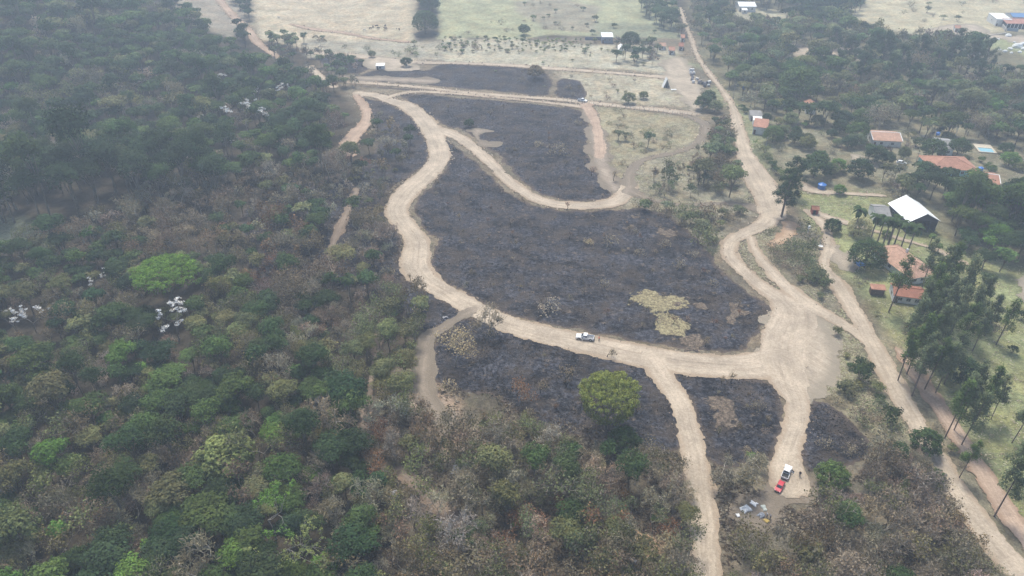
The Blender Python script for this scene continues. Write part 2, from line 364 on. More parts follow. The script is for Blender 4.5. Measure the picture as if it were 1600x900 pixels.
# ------------------------------------------------------------------ sheets that lie on the ground
def sheet(name, sdf, bbox, res, lift, mat, label, extra=None, kind='structure', noise=(1., 3.), seed=0, crown=0., union=False):
    x0 = math.floor(bbox[0] / 8) * 8 - 0; x1 = math.ceil(bbox[2] / 8) * 8; y0 = math.floor(bbox[1] / 8) * 8; y1 = math.ceil(bbox[3] / 8) * 8
    xs = np.arange(x0, x1 + res / 2, res); ys = np.arange(y0, y1 + res / 2, res)
    X, Y = np.meshgrid(xs, ys, indexing='ij')
    r = sdf(X, Y); s = r[0] if isinstance(r, tuple) else r
    s = s + noise[0] * fbm(X, Y, noise[1], 4, 31 + seed)
    if union: s = s + .8 * fbm(X, Y, 13, 2, 301)
    gxx, gyy = np.gradient(s, res)
    a, b, c, d = grid_faces(len(xs), len(ys)); sf = s.ravel()
    neg = (sf < 0); keep = (neg[a].astype(int) + neg[b] + neg[c] + neg[d]) >= 1
    a, b, c, d = a[keep], b[keep], c[keep], d[keep]
    gn = np.sqrt(gxx ** 2 + gyy ** 2).ravel() + 1e-6; out = sf > 0
    mv = np.where(out, np.minimum(sf, res * .85) / np.maximum(gn, .7), 0)
    Xf = X.ravel() - mv * gxx.ravel() / gn; Yf = Y.ravel() - mv * gyy.ravel() / gn
    F = np.concatenate([np.stack([a, b, d], 1), np.stack([a, d, c], 1)])
    used = np.unique(F); remap = np.full(len(sf), -1); remap[used] = np.arange(len(used)); F = remap[F]
    Xu, Yu, su = Xf[used], Yf[used], sf[used]
    Zu = H(Xu, Yu) + lift + crown * sstep(0, 1.5, -su)
    va = [('edge', -(road_dist(Xu, Yu) if union else su))]
    if isinstance(r, tuple):
        va += [('lat', r[1].ravel()[used]), ('along', r[2].ravel()[used])]
    if extra is not None: va += extra(Xu, Yu)
    o = link(name, mesh_np(name, np.stack([Xu, Yu, Zu], 1), F, mat, vattrs=va, smooth=True))
    return tag(o, label, kind=kind)
def bbox(P, pad): return (P[:, 0].min() - pad, P[:, 1].min() - pad, P[:, 0].max() + pad, P[:, 1].max() + pad)
# burnt soil
mb = NT('burnt_soil', .95, .1); co = mb.coord()
ash = mb.ramp(mb.noise(co, .9, 6, .75), [(.36, (.009, .009, .012)), (.5, (.027, .027, .033)), (.63, (.080, .080, .092))])
big = mb.ramp(mb.noise(mb.mapping(co, (1, 1.6, 1), (0, 0, .3)), .07, 6, .7), [(.40, .5), (.60, 1.6)])
cc = mb.mix(1., ash, big, 'MULTIPLY')
brown = mb.ramp(mb.noise(co, .12, 6, .72), [(.46, 0.), (.60, .7)])
cc = mb.mix(brown, cc, (.075, .058, .046))
spk = mb.ramp(mb.noise(mb.mapping(co, (1, 2.6, 1), (0, 0, .5)), .8, 5, .75), [(.575, 0.), (.66, .75)])
cc = mb.mix(spk, cc, (.14, .135, .14))
spk2 = mb.ramp(mb.noise(co, .38, 7, .8), [(.57, 0.), (.64, .8)])
cc = mb.mix(spk2, cc, (.17, .135, .105))
ed = mb.math('ADD', mb.attr('edge'), mb.math('MULTIPLY', mb.noise(co, .5, 4), 3.0))
edm = mb.ramp(mb.math('MULTIPLY', ed, .2), [(.30, .75), (.62, 0.)])
cc = mb.mix(edm, cc, (.13, .098, .075))
mb.base(cc); mb.bump(mb.noise(co, 1.6, 5, .75), 1., .5)
BL = {'burnt_field': 'large charcoal black burnt field inside the loop of the pale dirt road', 'burnt_meadow': 'burnt black meadow beyond the curving middle lane', 'burnt_strip': 'burnt black strip below the upper road',
 'burnt_patch': 'small burnt patch beside the far white pickup', 'burnt_corner': 'burnt corner at the top beside the forest', 'burnt_slope': 'burnt slope between the forest and the winding road', 'burnt_lower_field': 'burnt black field below the main road around the bright green tree',
 'burnt_paddock': 'burnt paddock between the two southern lanes', 'burnt_wedge': 'burnt wedge of ground beside the parked cars', 'dark_verge': 'thin burnt verge between two parallel tracks'}
for i, (k, P) in enumerate(BURNT_W.items()):
    far = P[:, 1].mean() > 330
    sheet('burnt_ground' if i == 0 else f'burnt_ground.{i:03d}', lambda x, y, P=P: poly_sdf(P, x, y), bbox(P, 3), 1.0 if far else .5, .03 + .004 * i, mb.m, BL[k], noise=(1.0 if k == 'dark_verge' else 2.2, 5.), seed=i)
# pale unburnt remnants
mu = NT('dry_grass_turf', .95, .1); co = mu.coord()
cc = mu.ramp(mu.noise(co, 1.5, 5, .75), [(.38, (.11, .08, .055)), (.48, (.27, .235, .14)), (.62, (.42, .38, .23))])
cc = mu.mix(mu.ramp(mu.noise(co, .25, 4), [(.45, 0.), (.7, .6)]), cc, (.27, .19, .14))
e3 = mu.math('ADD', mu.attr('edge'), mu.math('MULTIPLY', mu.noise(co, .7, 5, .75), 5.))
cc = mu.mix(mu.ramp(mu.math('MULTIPLY', e3, .2), [(.45, .95), (.68, 0.)]), cc, (.075, .058, .045))
mu.base(cc); mu.bump(mu.noise(co, 2.5, 4, .7), 1., .4)
def turf_material(name, a, b, c_):
    m = NT(name, .95, .1); co = m.coord(); cc = m.ramp(m.noise(co, 1.2, 6, .8), [(.38, a), (.5, b), (.62, c_)])
    e3 = m.math('ADD', m.attr('edge'), m.math('MULTIPLY', m.noise(co, .6, 6, .8), 8.)); cc = m.mix(m.ramp(m.math('MULTIPLY', e3, .15), [(.50, .97), (.72, 0.)]), cc, (.055, .046, .040))
    m.base(cc); m.bump(m.noise(co, 2., 4, .7), 1., .4); return m.m
M_SCAR = turf_material('singed_soil', (.05, .04, .035), (.13, .10, .075), (.24, .19, .14)); mu.m = turf_material('straw_turf', (.10, .075, .05), (.25, .21, .12), (.40, .36, .21))
for i, (k, P) in enumerate(UNBURNT_W.items()):
    sheet('dry_turf' if i == 0 else f'dry_turf.{i:03d}', lambda x, y, P=P: poly_sdf(P, x, y), bbox(P, 3), .5, .09 + .004 * i, mu.m if 'island' in k else M_SCAR, 'patch of pale turf the fire missed on the burnt ground', noise=(8., 3.6), seed=40 + i, crown=.12)
# roads
def road_material(name, tint, rim=None, wide=.25):
    m = NT(name, .95, .1); co = m.coord(); lat = m.attr('lat'); al = m.attr('along'); ed = m.attr('edge')
    warp = m.math('MULTIPLY', m.noise(co, .12, 3), 2.5)
    v = m.comb(m.math('MULTIPLY', m.math('ADD', lat, warp), 1.15), m.math('MULTIPLY', al, .035))
    st = m.ramp(m.noise(v, .75, 5, .7), [(.36, .86), (.5, 1.0), (.64, 1.08)])
    big = m.ramp(m.noise(co, .11, 5, .65), [(.38, .80), (.62, 1.12)])
    fine = m.ramp(m.noise(co, 1.6, 5, .75), [(.38, .84), (.62, 1.12)])
    c = m.mix(1., tint, st, 'MULTIPLY'); c = m.mix(1., c, big, 'MULTIPLY'); c = m.mix(1., c, fine, 'MULTIPLY')
    rut = m.math('ABSOLUTE', m.math('SUBTRACT', m.math('ABSOLUTE', lat), .85))
    rutm = m.ramp(m.math('ADD', rut, m.math('MULTIPLY', m.noise(co, .35, 3), .5)), [(.25, .45), (.55, 0.)])
    c = m.mix(rutm, c, m.mix(1., c, (.80, .78, .76), 'MULTIPLY'))
    e2 = m.math('ADD', ed, m.math('MULTIPLY', m.noise(co, .9, 5, .7), 2.2))
    em = m.ramp(m.math('MULTIPLY', e2, wide), [(.30, .8), (.62, 0.)])
    c = m.mix(em, c, rim or tuple(t * k for t, k in zip(tint, (.72, .66, .60))))
    clod = m.ramp(m.noise(co, 3.2, 3, .7), [(.62, 0.), (.7, 1.)])
    c = m.mix(m.math('MULTIPLY', clod, em), c, (.16, .125, .10))
    wet = m.ramp(m.noise(m.comb(m.math('MULTIPLY', lat, .5), m.math('MULTIPLY', al, .06)), 1.2, 5, .7), [(.52, 0.), (.72, .55)]); c = m.mix(wet, c, m.mix(1., c, (.72, .68, .64), 'MULTIPLY'))
    m.base(c)
    hh = m.math('ADD', m.math('MULTIPLY', m.noise(v, 1., 3), .5), m.noise(co, 1.8, 5, .7)); m.bump(hh, .6, .3)
    return m.m
M_ROAD = road_material('pale_dirt', (.43, .355, .272)); M_ROAD2 = road_material('reddish_dirt', (.40, .295, .22)); M_ROAD3 = road_material('dull_dirt', (.25, .195, .15)); M_ROAD4 = road_material('worn_dirt', (.33, .27, .212), (.17, .14, .105), .12)
RT = {'plot_lane': M_ROAD4, 'lane_to_village': M_ROAD4, 'side_lane': M_ROAD2, 'cut_track': M_ROAD4, 'forest_track': M_ROAD3, 'forest_track_south': M_ROAD3, 'ridge_track': M_ROAD3, 'hill_track': M_ROAD2, 'east_track': M_ROAD2, 'pasture_track': M_ROAD2, 'bend_track': M_ROAD2}
for i, (k, (P, W)) in enumerate(ROADS_W.items()):
    far = P[:, 1].mean() > 330; wd = W.max() / 2 + 2
    sheet('dirt_road' if i == 0 else f'dirt_road.{i:03d}', lambda x, y, P=P, W=W: line_sdf(P, W, x, y), bbox(P, wd), 1.0 if far else .5, .16 + .004 * i, RT.get(k, M_ROAD),
          f"{k.replace('_', ' ')} of bare compacted earth with ragged edges", noise=(1.1 if not far else .7, 2.6), seed=80, union=True)
def fake(x, y, P):
    s = poly_sdf(P, x, y); return s, (x - P[:, 0].mean()) * .8 + (y - P[:, 1].mean()) * .6, (y - P[:, 1].mean()) * .8 - (x - P[:, 0].mean()) * .6
M_BARE = road_material('trampled_earth', (.39, .325, .25), (.25, .215, .165), .12); M_ORANGE = road_material('orange_earth', (.44, .315, .215))
for i, (k, P) in enumerate(BARE_W.items()):
    sheet('bare_earth' if i == 0 else f'bare_earth.{i:03d}', lambda x, y, P=P: fake(x, y, P), bbox(P, 4), .5 if P[:, 1].mean() < 330 else 1., .125 + .003 * i, M_ORANGE if k in ('orange_bank', 'cut_slope') else M_ROAD4 if k in ('dry_margin', 'bare_fan', 'sandy_verge', 'parking_clearing') else M_BARE,
          f"{k.replace('_', ' ')}, an open area of trampled pale earth", noise=(4.5, 8.), seed=120 + i, union=True)
# ------------------------------------------------------------------ plants: prototypes
def tube(segs, sides=5):
    """segs: (p0, r0, p1, r1) -> V (n,3), quads"""
    V = []; F = []
    for p0, r0, p1, r1 in segs:
        p0 = np.array(p0, float); p1 = np.array(p1, float); d = p1 - p0; L = np.linalg.norm(d) + 1e-9; d /= L
        u = np.cross(d, (0, 0, 1) if abs(d[2]) < .9 else (1, 0, 0)); u /= np.linalg.norm(u); v = np.cross(d, u)
        b = len(V)
        for p, r in ((p0, r0), (p1, r1)):
            for k in range(sides):
                a = 2 * math.pi * k / sides; V.append(p + r * (math.cos(a) * u + math.sin(a) * v))
        for k in range(sides):
            k2 = (k + 1) % sides; F.append((b + k, b + k2, b + sides + k2, b + sides + k))
    return np.array(V), np.array(F, int)
def grow(rg, p, d, L, r, depth, out, spread=.6, up=.15, kids=(2, 3), taper=.62, wob=.18):
    n = 2
    for i in range(n):
        q = p + d * (L / n); r2 = r * (1 - .22)
        out.append((p, r, q, r2, depth)); p, r = q, r2
        d = d + rg.normal(0, wob, 3); d[2] += up * .3; d /= np.linalg.norm(d)
    if depth <= 0: return
    for k in range(rg.integers(kids[0], kids[1] + 1)):
        e = rg.normal(0, 1, 3); e -= d * e.dot(d); e /= np.linalg.norm(e)
        nd = d * (1 - spread * .4) + e * spread * rg.uniform(.7, 1.3); nd[2] += up; nd /= np.linalg.norm(nd)
        grow(rg, p, nd, L * rg.uniform(.62, .85), r * taper * rg.uniform(.9, 1.15), depth - 1, out, spread, up, kids, taper, wob)
def leaf_quads(rg, P, N, size, jit=.7):
    """quads centred at P facing roughly N"""
    n = len(P); N = N + rg.normal(0, jit, (n, 3)); N /= np.linalg.norm(N, axis=1, keepdims=True) + 1e-9
    a = np.cross(N, rg.normal(0, 1, (n, 3))); a /= np.linalg.norm(a, axis=1, keepdims=True) + 1e-9; b = np.cross(N, a)
    s = size * rg.uniform(.55, 1.35, (n, 1)) / 2; t = s * rg.uniform(.55, 1., (n, 1))
    V = np.stack([P - a * s - b * t * .3, P - a * s * .1 - b * t, P + a * s + b * t * .2, P + a * s * .1 + b * t], 1)
    return V.reshape(-1, 3)
def lobes_cloud(rg, L, n, size, lo=-.35, jit=.42, fill=.75):
    L = np.array(L); wt = (L[:, 3] * L[:, 4]); idx = rg.choice(len(L), n, p=wt / wt.sum())
    d = rg.normal(0, 1, (n, 3)); d /= np.linalg.norm(d, axis=1, keepdims=True)
    d[:, 2] = np.where(d[:, 2] < lo, -d[:, 2], d[:, 2])
    rr = rg.uniform(fill, 1.08, (n, 1)) * (1 + .13 * np.sin(d[:, :1] * 9 + idx[:, None]) + .1 * np.sin(d[:, 1:2] * 11 + 2 * idx[:, None]))
    P = L[idx, :3] + d * L[idx, 3:6] * rr
    lv = rg.uniform(.78, 1.22, len(L))[idx] * rg.uniform(.7, 1.3, n)
    return leaf_quads(rg, P, d * (1, 1, 1.5) + (0, 0, .25), size, jit), lv
class Proto: pass
def mkproto(leafV, lv, bark, R0, Hc):
    p = Proto(); p.LV = leafV; p.lv = lv; p.BV, p.BF = bark; p.R = R0; p.Hc = Hc
    p.crown = p.trunk = None; return p
def crown_lobes(rg, R0, z0, k, flat=.75, small=(.34, .55)):
    L = []
    for i in range(k):
        a = i * 2.4 + rg.uniform(0, .8); r = R0 * math.sqrt((i + .3) / k) * .68
        s = R0 * rg.uniform(*small)
        L.append((r * math.cos(a), r * math.sin(a), z0 + R0 * flat * (.45 - .5 * (r / R0) ** 2 + rg.uniform(-.15, .2)), s, s * rg.uniform(.85, 1.15), s * flat * rg.uniform(.8, 1.1)))
    return L
def simple_bark(rg, h, r, L, sides=5):
    segs = [((0, 0, -.4), r, (0.05 * h, 0, h * .5), r * .75)]
    for l in L[:6]:
        segs.append(((0.05 * h, 0, h * .5), r * .5, (l[0] * .8, l[1] * .8, l[2]), r * .2))
    return tube(segs, sides)
def p_leafy(seed, lod, k=9, flat=.75, h=5.0, R0=3.3, dens=1.):
    rg = np.random.default_rng(seed); L = crown_lobes(rg, R0, h, k, flat)
    n, sz = ((2600, .35), (620, .7), (200, 1.2))[lod]
    V, lv = lobes_cloud(rg, L, int(n * dens), sz)
    return mkproto(V, lv, simple_bark(rg, h, .2, L, 5 if lod == 0 else 3), R0, h + .8)
def p_dome(seed):      # garden tree, leafy almost to the ground
    rg = np.random.default_rng(seed); R0 = 3.3; L = []
    for i in range(30):
        z = 1 - 1.5 * (i + .5) / 30; rr = math.sqrt(max(0, 1 - z * z)); a = i * 2.39996 + rg.uniform(0, .5); s = rg.uniform(.65, 1.35); k = rg.uniform(.72, .95)
        L.append((R0 * k * rr * math.cos(a), R0 * k * rr * math.sin(a), 2.9 + R0 * .78 * z * k, s, s, s * .8))
    V, lv = lobes_cloud(rg, L, 3800, .38, lo=-.5, fill=.5)
    return mkproto(V, lv, simple_bark(rg, 2.4, .22, L, 5), R0, 3.1)
def p_loose(seed, lod):      # thin crown, twigs and limbs showing
    rg = np.random.default_rng(seed + 100); out = []
    grow(rg, np.array((0., 0, -.3)), np.array((.05, 0, 1.)), 2.6, .17, 4 if lod == 0 else 3, out, .75, .12)
    segs = [(a, max(b, .045), c, max(d, .035)) for a, b, c, d, e in out]
    tips = np.array([c for a, b, c, d, e in out if e <= 1])
    n, sz = ((700, .36), (260, .62), (120, 1.0))[lod]
    P = tips[rg.integers(0, len(tips), n)] + rg.normal(0, .55, (n, 3)); c = tips.mean(0)
    V = leaf_quads(rg, P, (P - c) * (.3, .3, .6), sz, .8)
    return mkproto(V, rg.uniform(.65, 1.35, n), tube(segs, 4 if lod == 0 else 3), 3.3, c[2])
def p_bare(seed, lod, tw=1.):       # leafless: limbs and a haze of twigs
    rg = np.random.default_rng(seed + 200); out = []
    grow(rg, np.array((0., 0, -.3)), np.array((rg.normal(0, .1), rg.normal(0, .1), 1.)), 2.4, .23, 5 if lod == 0 else 3, out, .8, .10)
    segs = [(a, max(b, .06), c, max(d, .05)) for a, b, c, d, e in out if e >= 1]
    tips = [(np.array(a), np.array(c)) for a, b, c, d, e in out if e <= 1]
    A = np.array([t[0] for t in tips]); B = np.array([t[1] for t in tips])
    n, wd = ((900, .07), (300, .13), (130, .25))[lod]; n = int(n * tw)
    i = rg.integers(0, len(A), n); P = A[i] + (B[i] - A[i]) * rg.uniform(0, 1, (n, 1)) + rg.normal(0, .35, (n, 3))
    D = (B[i] - A[i]) * .5 + rg.normal(0, .4, (n, 3)) + (0, 0, .15); D /= np.linalg.norm(D, axis=1, keepdims=True)
    s = rg.uniform(.3, .75, (n, 1)) * (1, 1.3, 1.7)[lod]; W = np.cross(D, rg.normal(0, 1, (n, 3))); W /= np.linalg.norm(W, axis=1, keepdims=True); W *= wd
    V = np.stack([P - W, P + W, P + D * s + W * .4, P + D * s - W * .4], 1).reshape(-1, 3)
    return mkproto(V, rg.uniform(.7, 1.3, n), tube(segs, 4 if lod == 0 else 3), 3.0, float(B.mean(0)[2]))
def p_shrub(seed, lod):
    rg = np.random.default_rng(seed + 300); L = crown_lobes(rg, 1.5, .8, 6, .8, (.35, .6))
    n, sz = ((420, .3), (160, .5), (60, .8))[lod]
    V, lv = lobes_cloud(rg, L, n, sz, lo=-.2, fill=.5)
    out = []
    for k in range(4):
        a = k * 1.6 + rg.uniform(0, 1); grow(rg, np.array((0., 0, -.1)), np.array((math.cos(a) * .6, math.sin(a) * .6, 1.)), .8, .05, 1, out, .6, .1)
    return mkproto(V, lv, tube([(a, b, c, d) for a, b, c, d, e in out], 3), 1.5, 1.0)
def p_wispy(seed, lod):      # dry straggly bush
    rg = np.random.default_rng(seed + 350); out = []
    for k in range(6):
        a = k * 1.05 + rg.uniform(0, .5); grow(rg, np.array((0., 0, -.1)), np.array((math.cos(a) * .8, math.sin(a) * .8, 1.)), .9, .05, 2, out, .7, .1)
    tips = np.array([c for a, b, c, d, e in out if e <= 1]); n, sz = ((260, .24), (110, .42), (50, .7))[lod]
    P = tips[rg.integers(0, len(tips), n)] + rg.normal(0, .3, (n, 3))
    return mkproto(leaf_quads(rg, P, P * (.3, .3, .5), sz, .9), rg.uniform(.7, 1.3, n), tube([(a, b, c, d) for a, b, c, d, e in out if e > 0], 3), 1.7, 1.4)
def p_umbrella(seed, R0=10., h=8.5):      # wide spreading crown of small foliage pads
    rg = np.random.default_rng(seed + 400); L = []; k = 95
    for i in range(k):
        a = i * 2.39996; r = R0 * math.sqrt((i + .5) / k) * .93 + rg.normal(0, .25); s = rg.uniform(.75, 1.5)
        L.append((r * math.cos(a), r * math.sin(a), h + 2.9 * math.sqrt(max(0, 1 - (r / R0) ** 2)) + rg.uniform(-.5, .4), s, s, s * .55))
    V, lv = lobes_cloud(rg, L, 12000, .36, lo=-.1, fill=.6)
    V2, lv2 = lobes_cloud(rg, [(l[0] * .97, l[1] * .97, l[2] - 1.4, 1.3, 1.3, .8) for l in L], 2500, .45, fill=.4)
    if seed == 2:
        SK = []
        for i in range(60):
            a = i * 2.39996; z = rg.random(); r = R0 * (.62 + .25 * z); s = rg.uniform(.8, 1.5); SK.append((r * math.cos(a), r * math.sin(a), h - 3.6 + 3.4 * z, s, s, s * .6))
        V3, lv3 = lobes_cloud(rg, SK, 5000, .38, lo=-.2, fill=.5); V2 = np.concatenate([V2, V3]); lv2 = np.concatenate([lv2, lv3 * .85])
    segs = [((0, 0, -.4), .6, (.3, 0, 3.6), .45)]
    for m in range(7):
        a = m * .9 + rg.uniform(0, .4); q = (math.cos(a) * R0 * .42, math.sin(a) * R0 * .42, h * .82); segs.append(((.3, 0, 3.4), .3, q, .18))
        for b in (-.5, 0, .5): segs.append((q, .16, (math.cos(a + b) * R0 * .82, math.sin(a + b) * R0 * .82, h + 1.), .06))
    return mkproto(np.concatenate([V, V2]), np.concatenate([lv * 1.05, lv2 * .8]), tube(segs, 6), R0, h + 1.6)
def p_round(seed, R0=6., h=4.8):
    rg = np.random.default_rng(seed + 500); L = []; k = 60
    for i in range(k):
        z = 1 - 1.45 * (i + .5) / k; rr = math.sqrt(max(0, 1 - z * z)); a = i * 2.39996; s = rg.uniform(1., 1.7)
        L.append((R0 * .84 * rr * math.cos(a), R0 * .84 * rr * math.sin(a), h + R0 * .72 * z, s, s, s * .8))
    V, lv = lobes_cloud(rg, L, 7000, .46, lo=-.6)
    return mkproto(V, lv, simple_bark(rg, h, .4, L), R0, h + .3)
def p_euca(seed, lod=0, h=18.):
    rg = np.random.default_rng(seed + 600); L = []; lean = rg.normal(0, .5, 2); k = 15
    for i in range(k):
        t = i / (k - 1); z = h * (.45 + .53 * t); r = (1.9 - 1.2 * t) * rg.uniform(.5, 1.1) * (1 if rg.random() > .15 else 1.4); a = rg.uniform(0, 6.28); s = rg.uniform(1., 1.75) * (1.1 - .35 * t)
        L.append((lean[0] * z / h + r * math.cos(a), lean[1] * z / h + r * math.sin(a), z, s, s, s * 1.25))
    n, sz = ((2600, .38), (800, .62), (300, .95))[lod]; V, lv = lobes_cloud(rg, L, n, sz, lo=-.8, fill=.35)
    segs = [((0, 0, -.4), .2, (lean[0] * .5, lean[1] * .5, h * .5), .14), ((lean[0] * .5, lean[1] * .5, h * .5), .14, (lean[0], lean[1], h * .97), .04)]
    for l in L: segs.append(((lean[0] * l[2] / h, lean[1] * l[2] / h, l[2] - .8), .05, (l[0], l[1], l[2]), .03))
    return mkproto(V, lv, tube(segs, 4), 2.3, h * .72)
def p_big_euca(seed, h=17.):
    rg = np.random.default_rng(seed + 700); L = []; out = []
    for i in range(44):
        t = rg.random(); z = h * (.3 + .66 * t); R1 = 4.6 * math.sin(math.pi * (.25 + .68 * t)) ; a = rg.uniform(0, 6.28); r = R1 * math.sqrt(rg.random()); s = rg.uniform(.8, 1.5)
        L.append((r * math.cos(a), r * math.sin(a), z, s, s, s)); out.append(((0, 0, z * .75), .09, (r * math.cos(a), r * math.sin(a), z), .04))
    V, lv = lobes_cloud(rg, L, 5200, .42, lo=-.8, fill=.4)
    return mkproto(V, lv, tube([((0, 0, -.4), .42, (0, 0, h * .9), .12)] + out, 5), 5., h * .62)
def p_palm(seed, h=9., fr=15, fl=3.1):
    rg = np.random.default_rng(seed + 800); V = []; lv = []
    for k in range(fr):
        a = k * 2.39996; el = rg.uniform(-.1, 1.1); d = np.array((math.cos(a) * math.cos(el), math.sin(a) * math.cos(el), math.sin(el)))
        p = np.array((0, 0, h)); side = np.cross(d, (0, 0, 1)); side /= np.linalg.norm(side); n = 9
        for i in range(n):
            q = p + d * fl / n; wd = .62 * math.sin(math.pi * (i + 1.2) / (n + 1.6)); b = rg.uniform(.75, 1.25)
            for sg in (-1, 1):
                V += [p, q, q + side * sg * wd - d * .12 + (0, 0, -.28 * wd), p + side * sg * wd * .95 - d * .12 + (0, 0, -.28 * wd)]; lv.append(b)
            p = q; d = d + (0, 0, -.2 - .03 * i); d /= np.linalg.norm(d)
    segs = [((0, 0, -.3), .24, (0, 0, h * .5), .2), ((0, 0, h * .5), .2, (0, 0, h - .9), .16), ((0, 0, h - .9), .2, (0, 0, h + .1), .1)]
    return mkproto(np.array(V), np.array(lv), tube(segs, 6), 2.6, h)
def p_blossom(seed):     # silvery white leaf clumps carried on thin limbs
    rg = np.random.default_rng(seed + 900); out = []
    grow(rg, np.array((0., 0, -.3)), np.array((.05, 0, 1.)), 3.0, .16, 3, out, .7, .12)
    tips = [c for a, b, c, d, e in out if e == 0 and rg.random() > .35]
    L = [(t[0], t[1], t[2], .48, .48, .3) for t in tips]
    V, lv = lobes_cloud(rg, L, 620, .27, lo=-.1, fill=.2)
    return mkproto(V, lv, tube([(a, b, c, d) for a, b, c, d, e in out], 4), 3.0, float(np.array(tips)[:, 2].mean()))
def p_tall_open(seed, h=13.):    # tall pale limbs with leaf tufts at the ends
    rg = np.random.default_rng(seed + 950); out = []
    grow(rg, np.array((0., 0, -.3)), np.array((.02, 0, 1.)), h * .42, .2, 4, out, .75, .1, (2, 3), .7)
    tips = [c for a, b, c, d, e in out if e <= 1]
    L = [(t[0], t[1], t[2], .55, .55, .3) for t in tips]
    V, lv = lobes_cloud(rg, L, 1500, .32, lo=-.3, fill=.2)
    return mkproto(V, lv, tube([(a, b, c, max(d, .04)) for a, b, c, d, e in out], 5), 5., float(np.array(tips)[:, 2].mean()))
def p_burnt(seed):
    rg = np.random.default_rng(seed + 980); out = []
    grow(rg, np.array((0., 0, -.2)), np.array((.1, 0, 1.)), 1.1, .11, 3, out, .8, .15)
    segs = [(a, max(b, .04), c, max(d, .03)) for a, b, c, d, e in out]
    tips = np.array([c for a, b, c, d, e in out if e <= 1]); n = 260
    P = tips[rg.integers(0, len(tips), n)] + rg.normal(0, .3, (n, 3))
    return mkproto(leaf_quads(rg, P, P, .16, 1.), rg.uniform(.6, 1.4, n), tube(segs, 4), 1.7, 2.2)
GEN = {'leafy': (p_leafy, 5), 'loose': (p_loose, 4), 'bare': (p_bare, 5), 'shrub': (p_shrub, 4), 'wispy': (p_wispy, 4), 'euca': (p_euca, 4)}
PROTO = {(t, lod): [f(11 + i, lod) for i in range(n)] for t, (f, n) in GEN.items() for lod in (0, 1, 2)}
PROTO[('tallleafy', 0)] = [p_leafy(31 + i, 0, 11, 1.15, 8.5, 3.4) for i in range(3)]
PROTO[('tallleafy', 1)] = [p_leafy(31 + i, 1, 11, 1.15, 8.5, 3.4) for i in range(3)]
PROTO[('tallleafy', 2)] = [p_leafy(31 + i, 2, 11, 1.15, 8.5, 3.4) for i in range(3)]
PROTO[('dome', 0)] = [p_dome(61 + i) for i in range(4)]
SPECIAL = {'umbrella': [p_umbrella(1), p_umbrella(2)], 'round': [p_round(1), p_round(2)], 'big_euca': [p_big_euca(1), p_big_euca(2)], 'palm': [p_palm(1), p_palm(2), p_palm(3)],
           'small_palm': [p_palm(5, 4.5, 12, 2.3), p_palm(6, 4., 12, 2.2)], 'blossom': [p_blossom(i) for i in range(3)], 'tall_open': [p_tall_open(1), p_tall_open(4)], 'burnt': [p_burnt(i) for i in range(5)]}
for k, v in SPECIAL.items(): PROTO[(k, 0)] = v

# materials: colour of the individual comes from the object, that of a mass from its faces
def foliage_mat(name, from_object, trans=.3):
    m = NT(name, .75, .15)
    if from_object:
        oi = m.n('ShaderNodeObjectInfo'); v = m.attr('v')
        c = m.mix(1., oi.outputs['Color'], m.comb(v, v, v), 'MULTIPLY')
        h = m.noise(m.coord(), 1.1, 2); c = m.mix(m.ramp(h, [(.4, 0.), (.65, .6)]), c, m.mix(1., c, (1.22, .98, .72), 'MULTIPLY'))
    else: c = m.attr('col', 'Color')
    m.base(c)
    tr = m.n('ShaderNodeBsdfTranslucent'); m.l(c, tr.inputs[0]); ms = m.n('ShaderNodeMixShader'); ms.inputs[0].default_value = trans
    out = m.t.nodes['Material Output']; m.l(m.b.outputs[0], ms.inputs[1]); m.l(tr.outputs[0], ms.inputs[2]); m.l(ms.outputs[0], out.inputs[0])
    return m.m
M_FOL = foliage_mat('leaves', True); M_MASS = foliage_mat('leaf_mass', False, .3)
mk = NT('bark', .9, .1); oi = mk.n('ShaderNodeObjectInfo'); mk.base(mk.mix(1., oi.outputs['Color'], mk.ramp(mk.noise(mk.coord(), 2., 4), [(.3, .7), (.7, 1.25)]), 'MULTIPLY')); M_BARK = mk.m
PAL = {'dark green': (.036, .060, .026), 'deep green': (.026, .047, .025), 'mid green': (.060, .092, .033), 'olive': (.100, .105, .048), 'brown': (.118, .095, .062), 'grey brown': (.155, .135, .104),
       'pale green': (.130, .150, .070), 'fresh green': (.085, .155, .040), 'rust brown': (.130, .072, .042), 'dusty green': (.110, .125, .080), 'pale grey': (.21, .185, .155), 'cream': (.30, .30, .17), 'straw': (.24, .20, .13), 'blue green': (.035, .058, .036), 'maroon': (.07, .035, .04)}
PAL = {k: tuple(min(.5, q * m_) for q, m_ in zip(v, (1.6, 1.68, 1.3) if 'green' in k and 'fresh' not in k else (1.5, 1.55, 1.2) if 'green' in k else (1.85, 1.88, 1.78))) for k, v in PAL.items()}
PAL['grey green'] = (.125, .165, .085); PAL['lime green'] = (.15, .27, .045); PAL['yellow green'] = (.225, .265, .07)
BARKC = {'dome': (.12, .10, .08), 'leafy': (.16, .13, .10), 'tallleafy': (.2, .17, .13), 'loose': (.30, .26, .21), 'bare': (.40, .36, .30), 'shrub': (.12, .09, .07), 'wispy': (.16, .135, .11), 'euca': (.17, .13, .11), 'umbrella': (.2, .17, .13), 'round': (.1, .08, .06), 'big_euca': (.16, .13, .11), 'palm': (.22, .19, .16), 'small_palm': (.2, .15, .12), 'blossom': (.26, .23, .2), 'tall_open': (.36, .33, .28), 'burnt': (.018, .016, .016)}
TR = []   # every plant: dict(x, y, type, proto index, scale, rot, colour, colour name, zone)
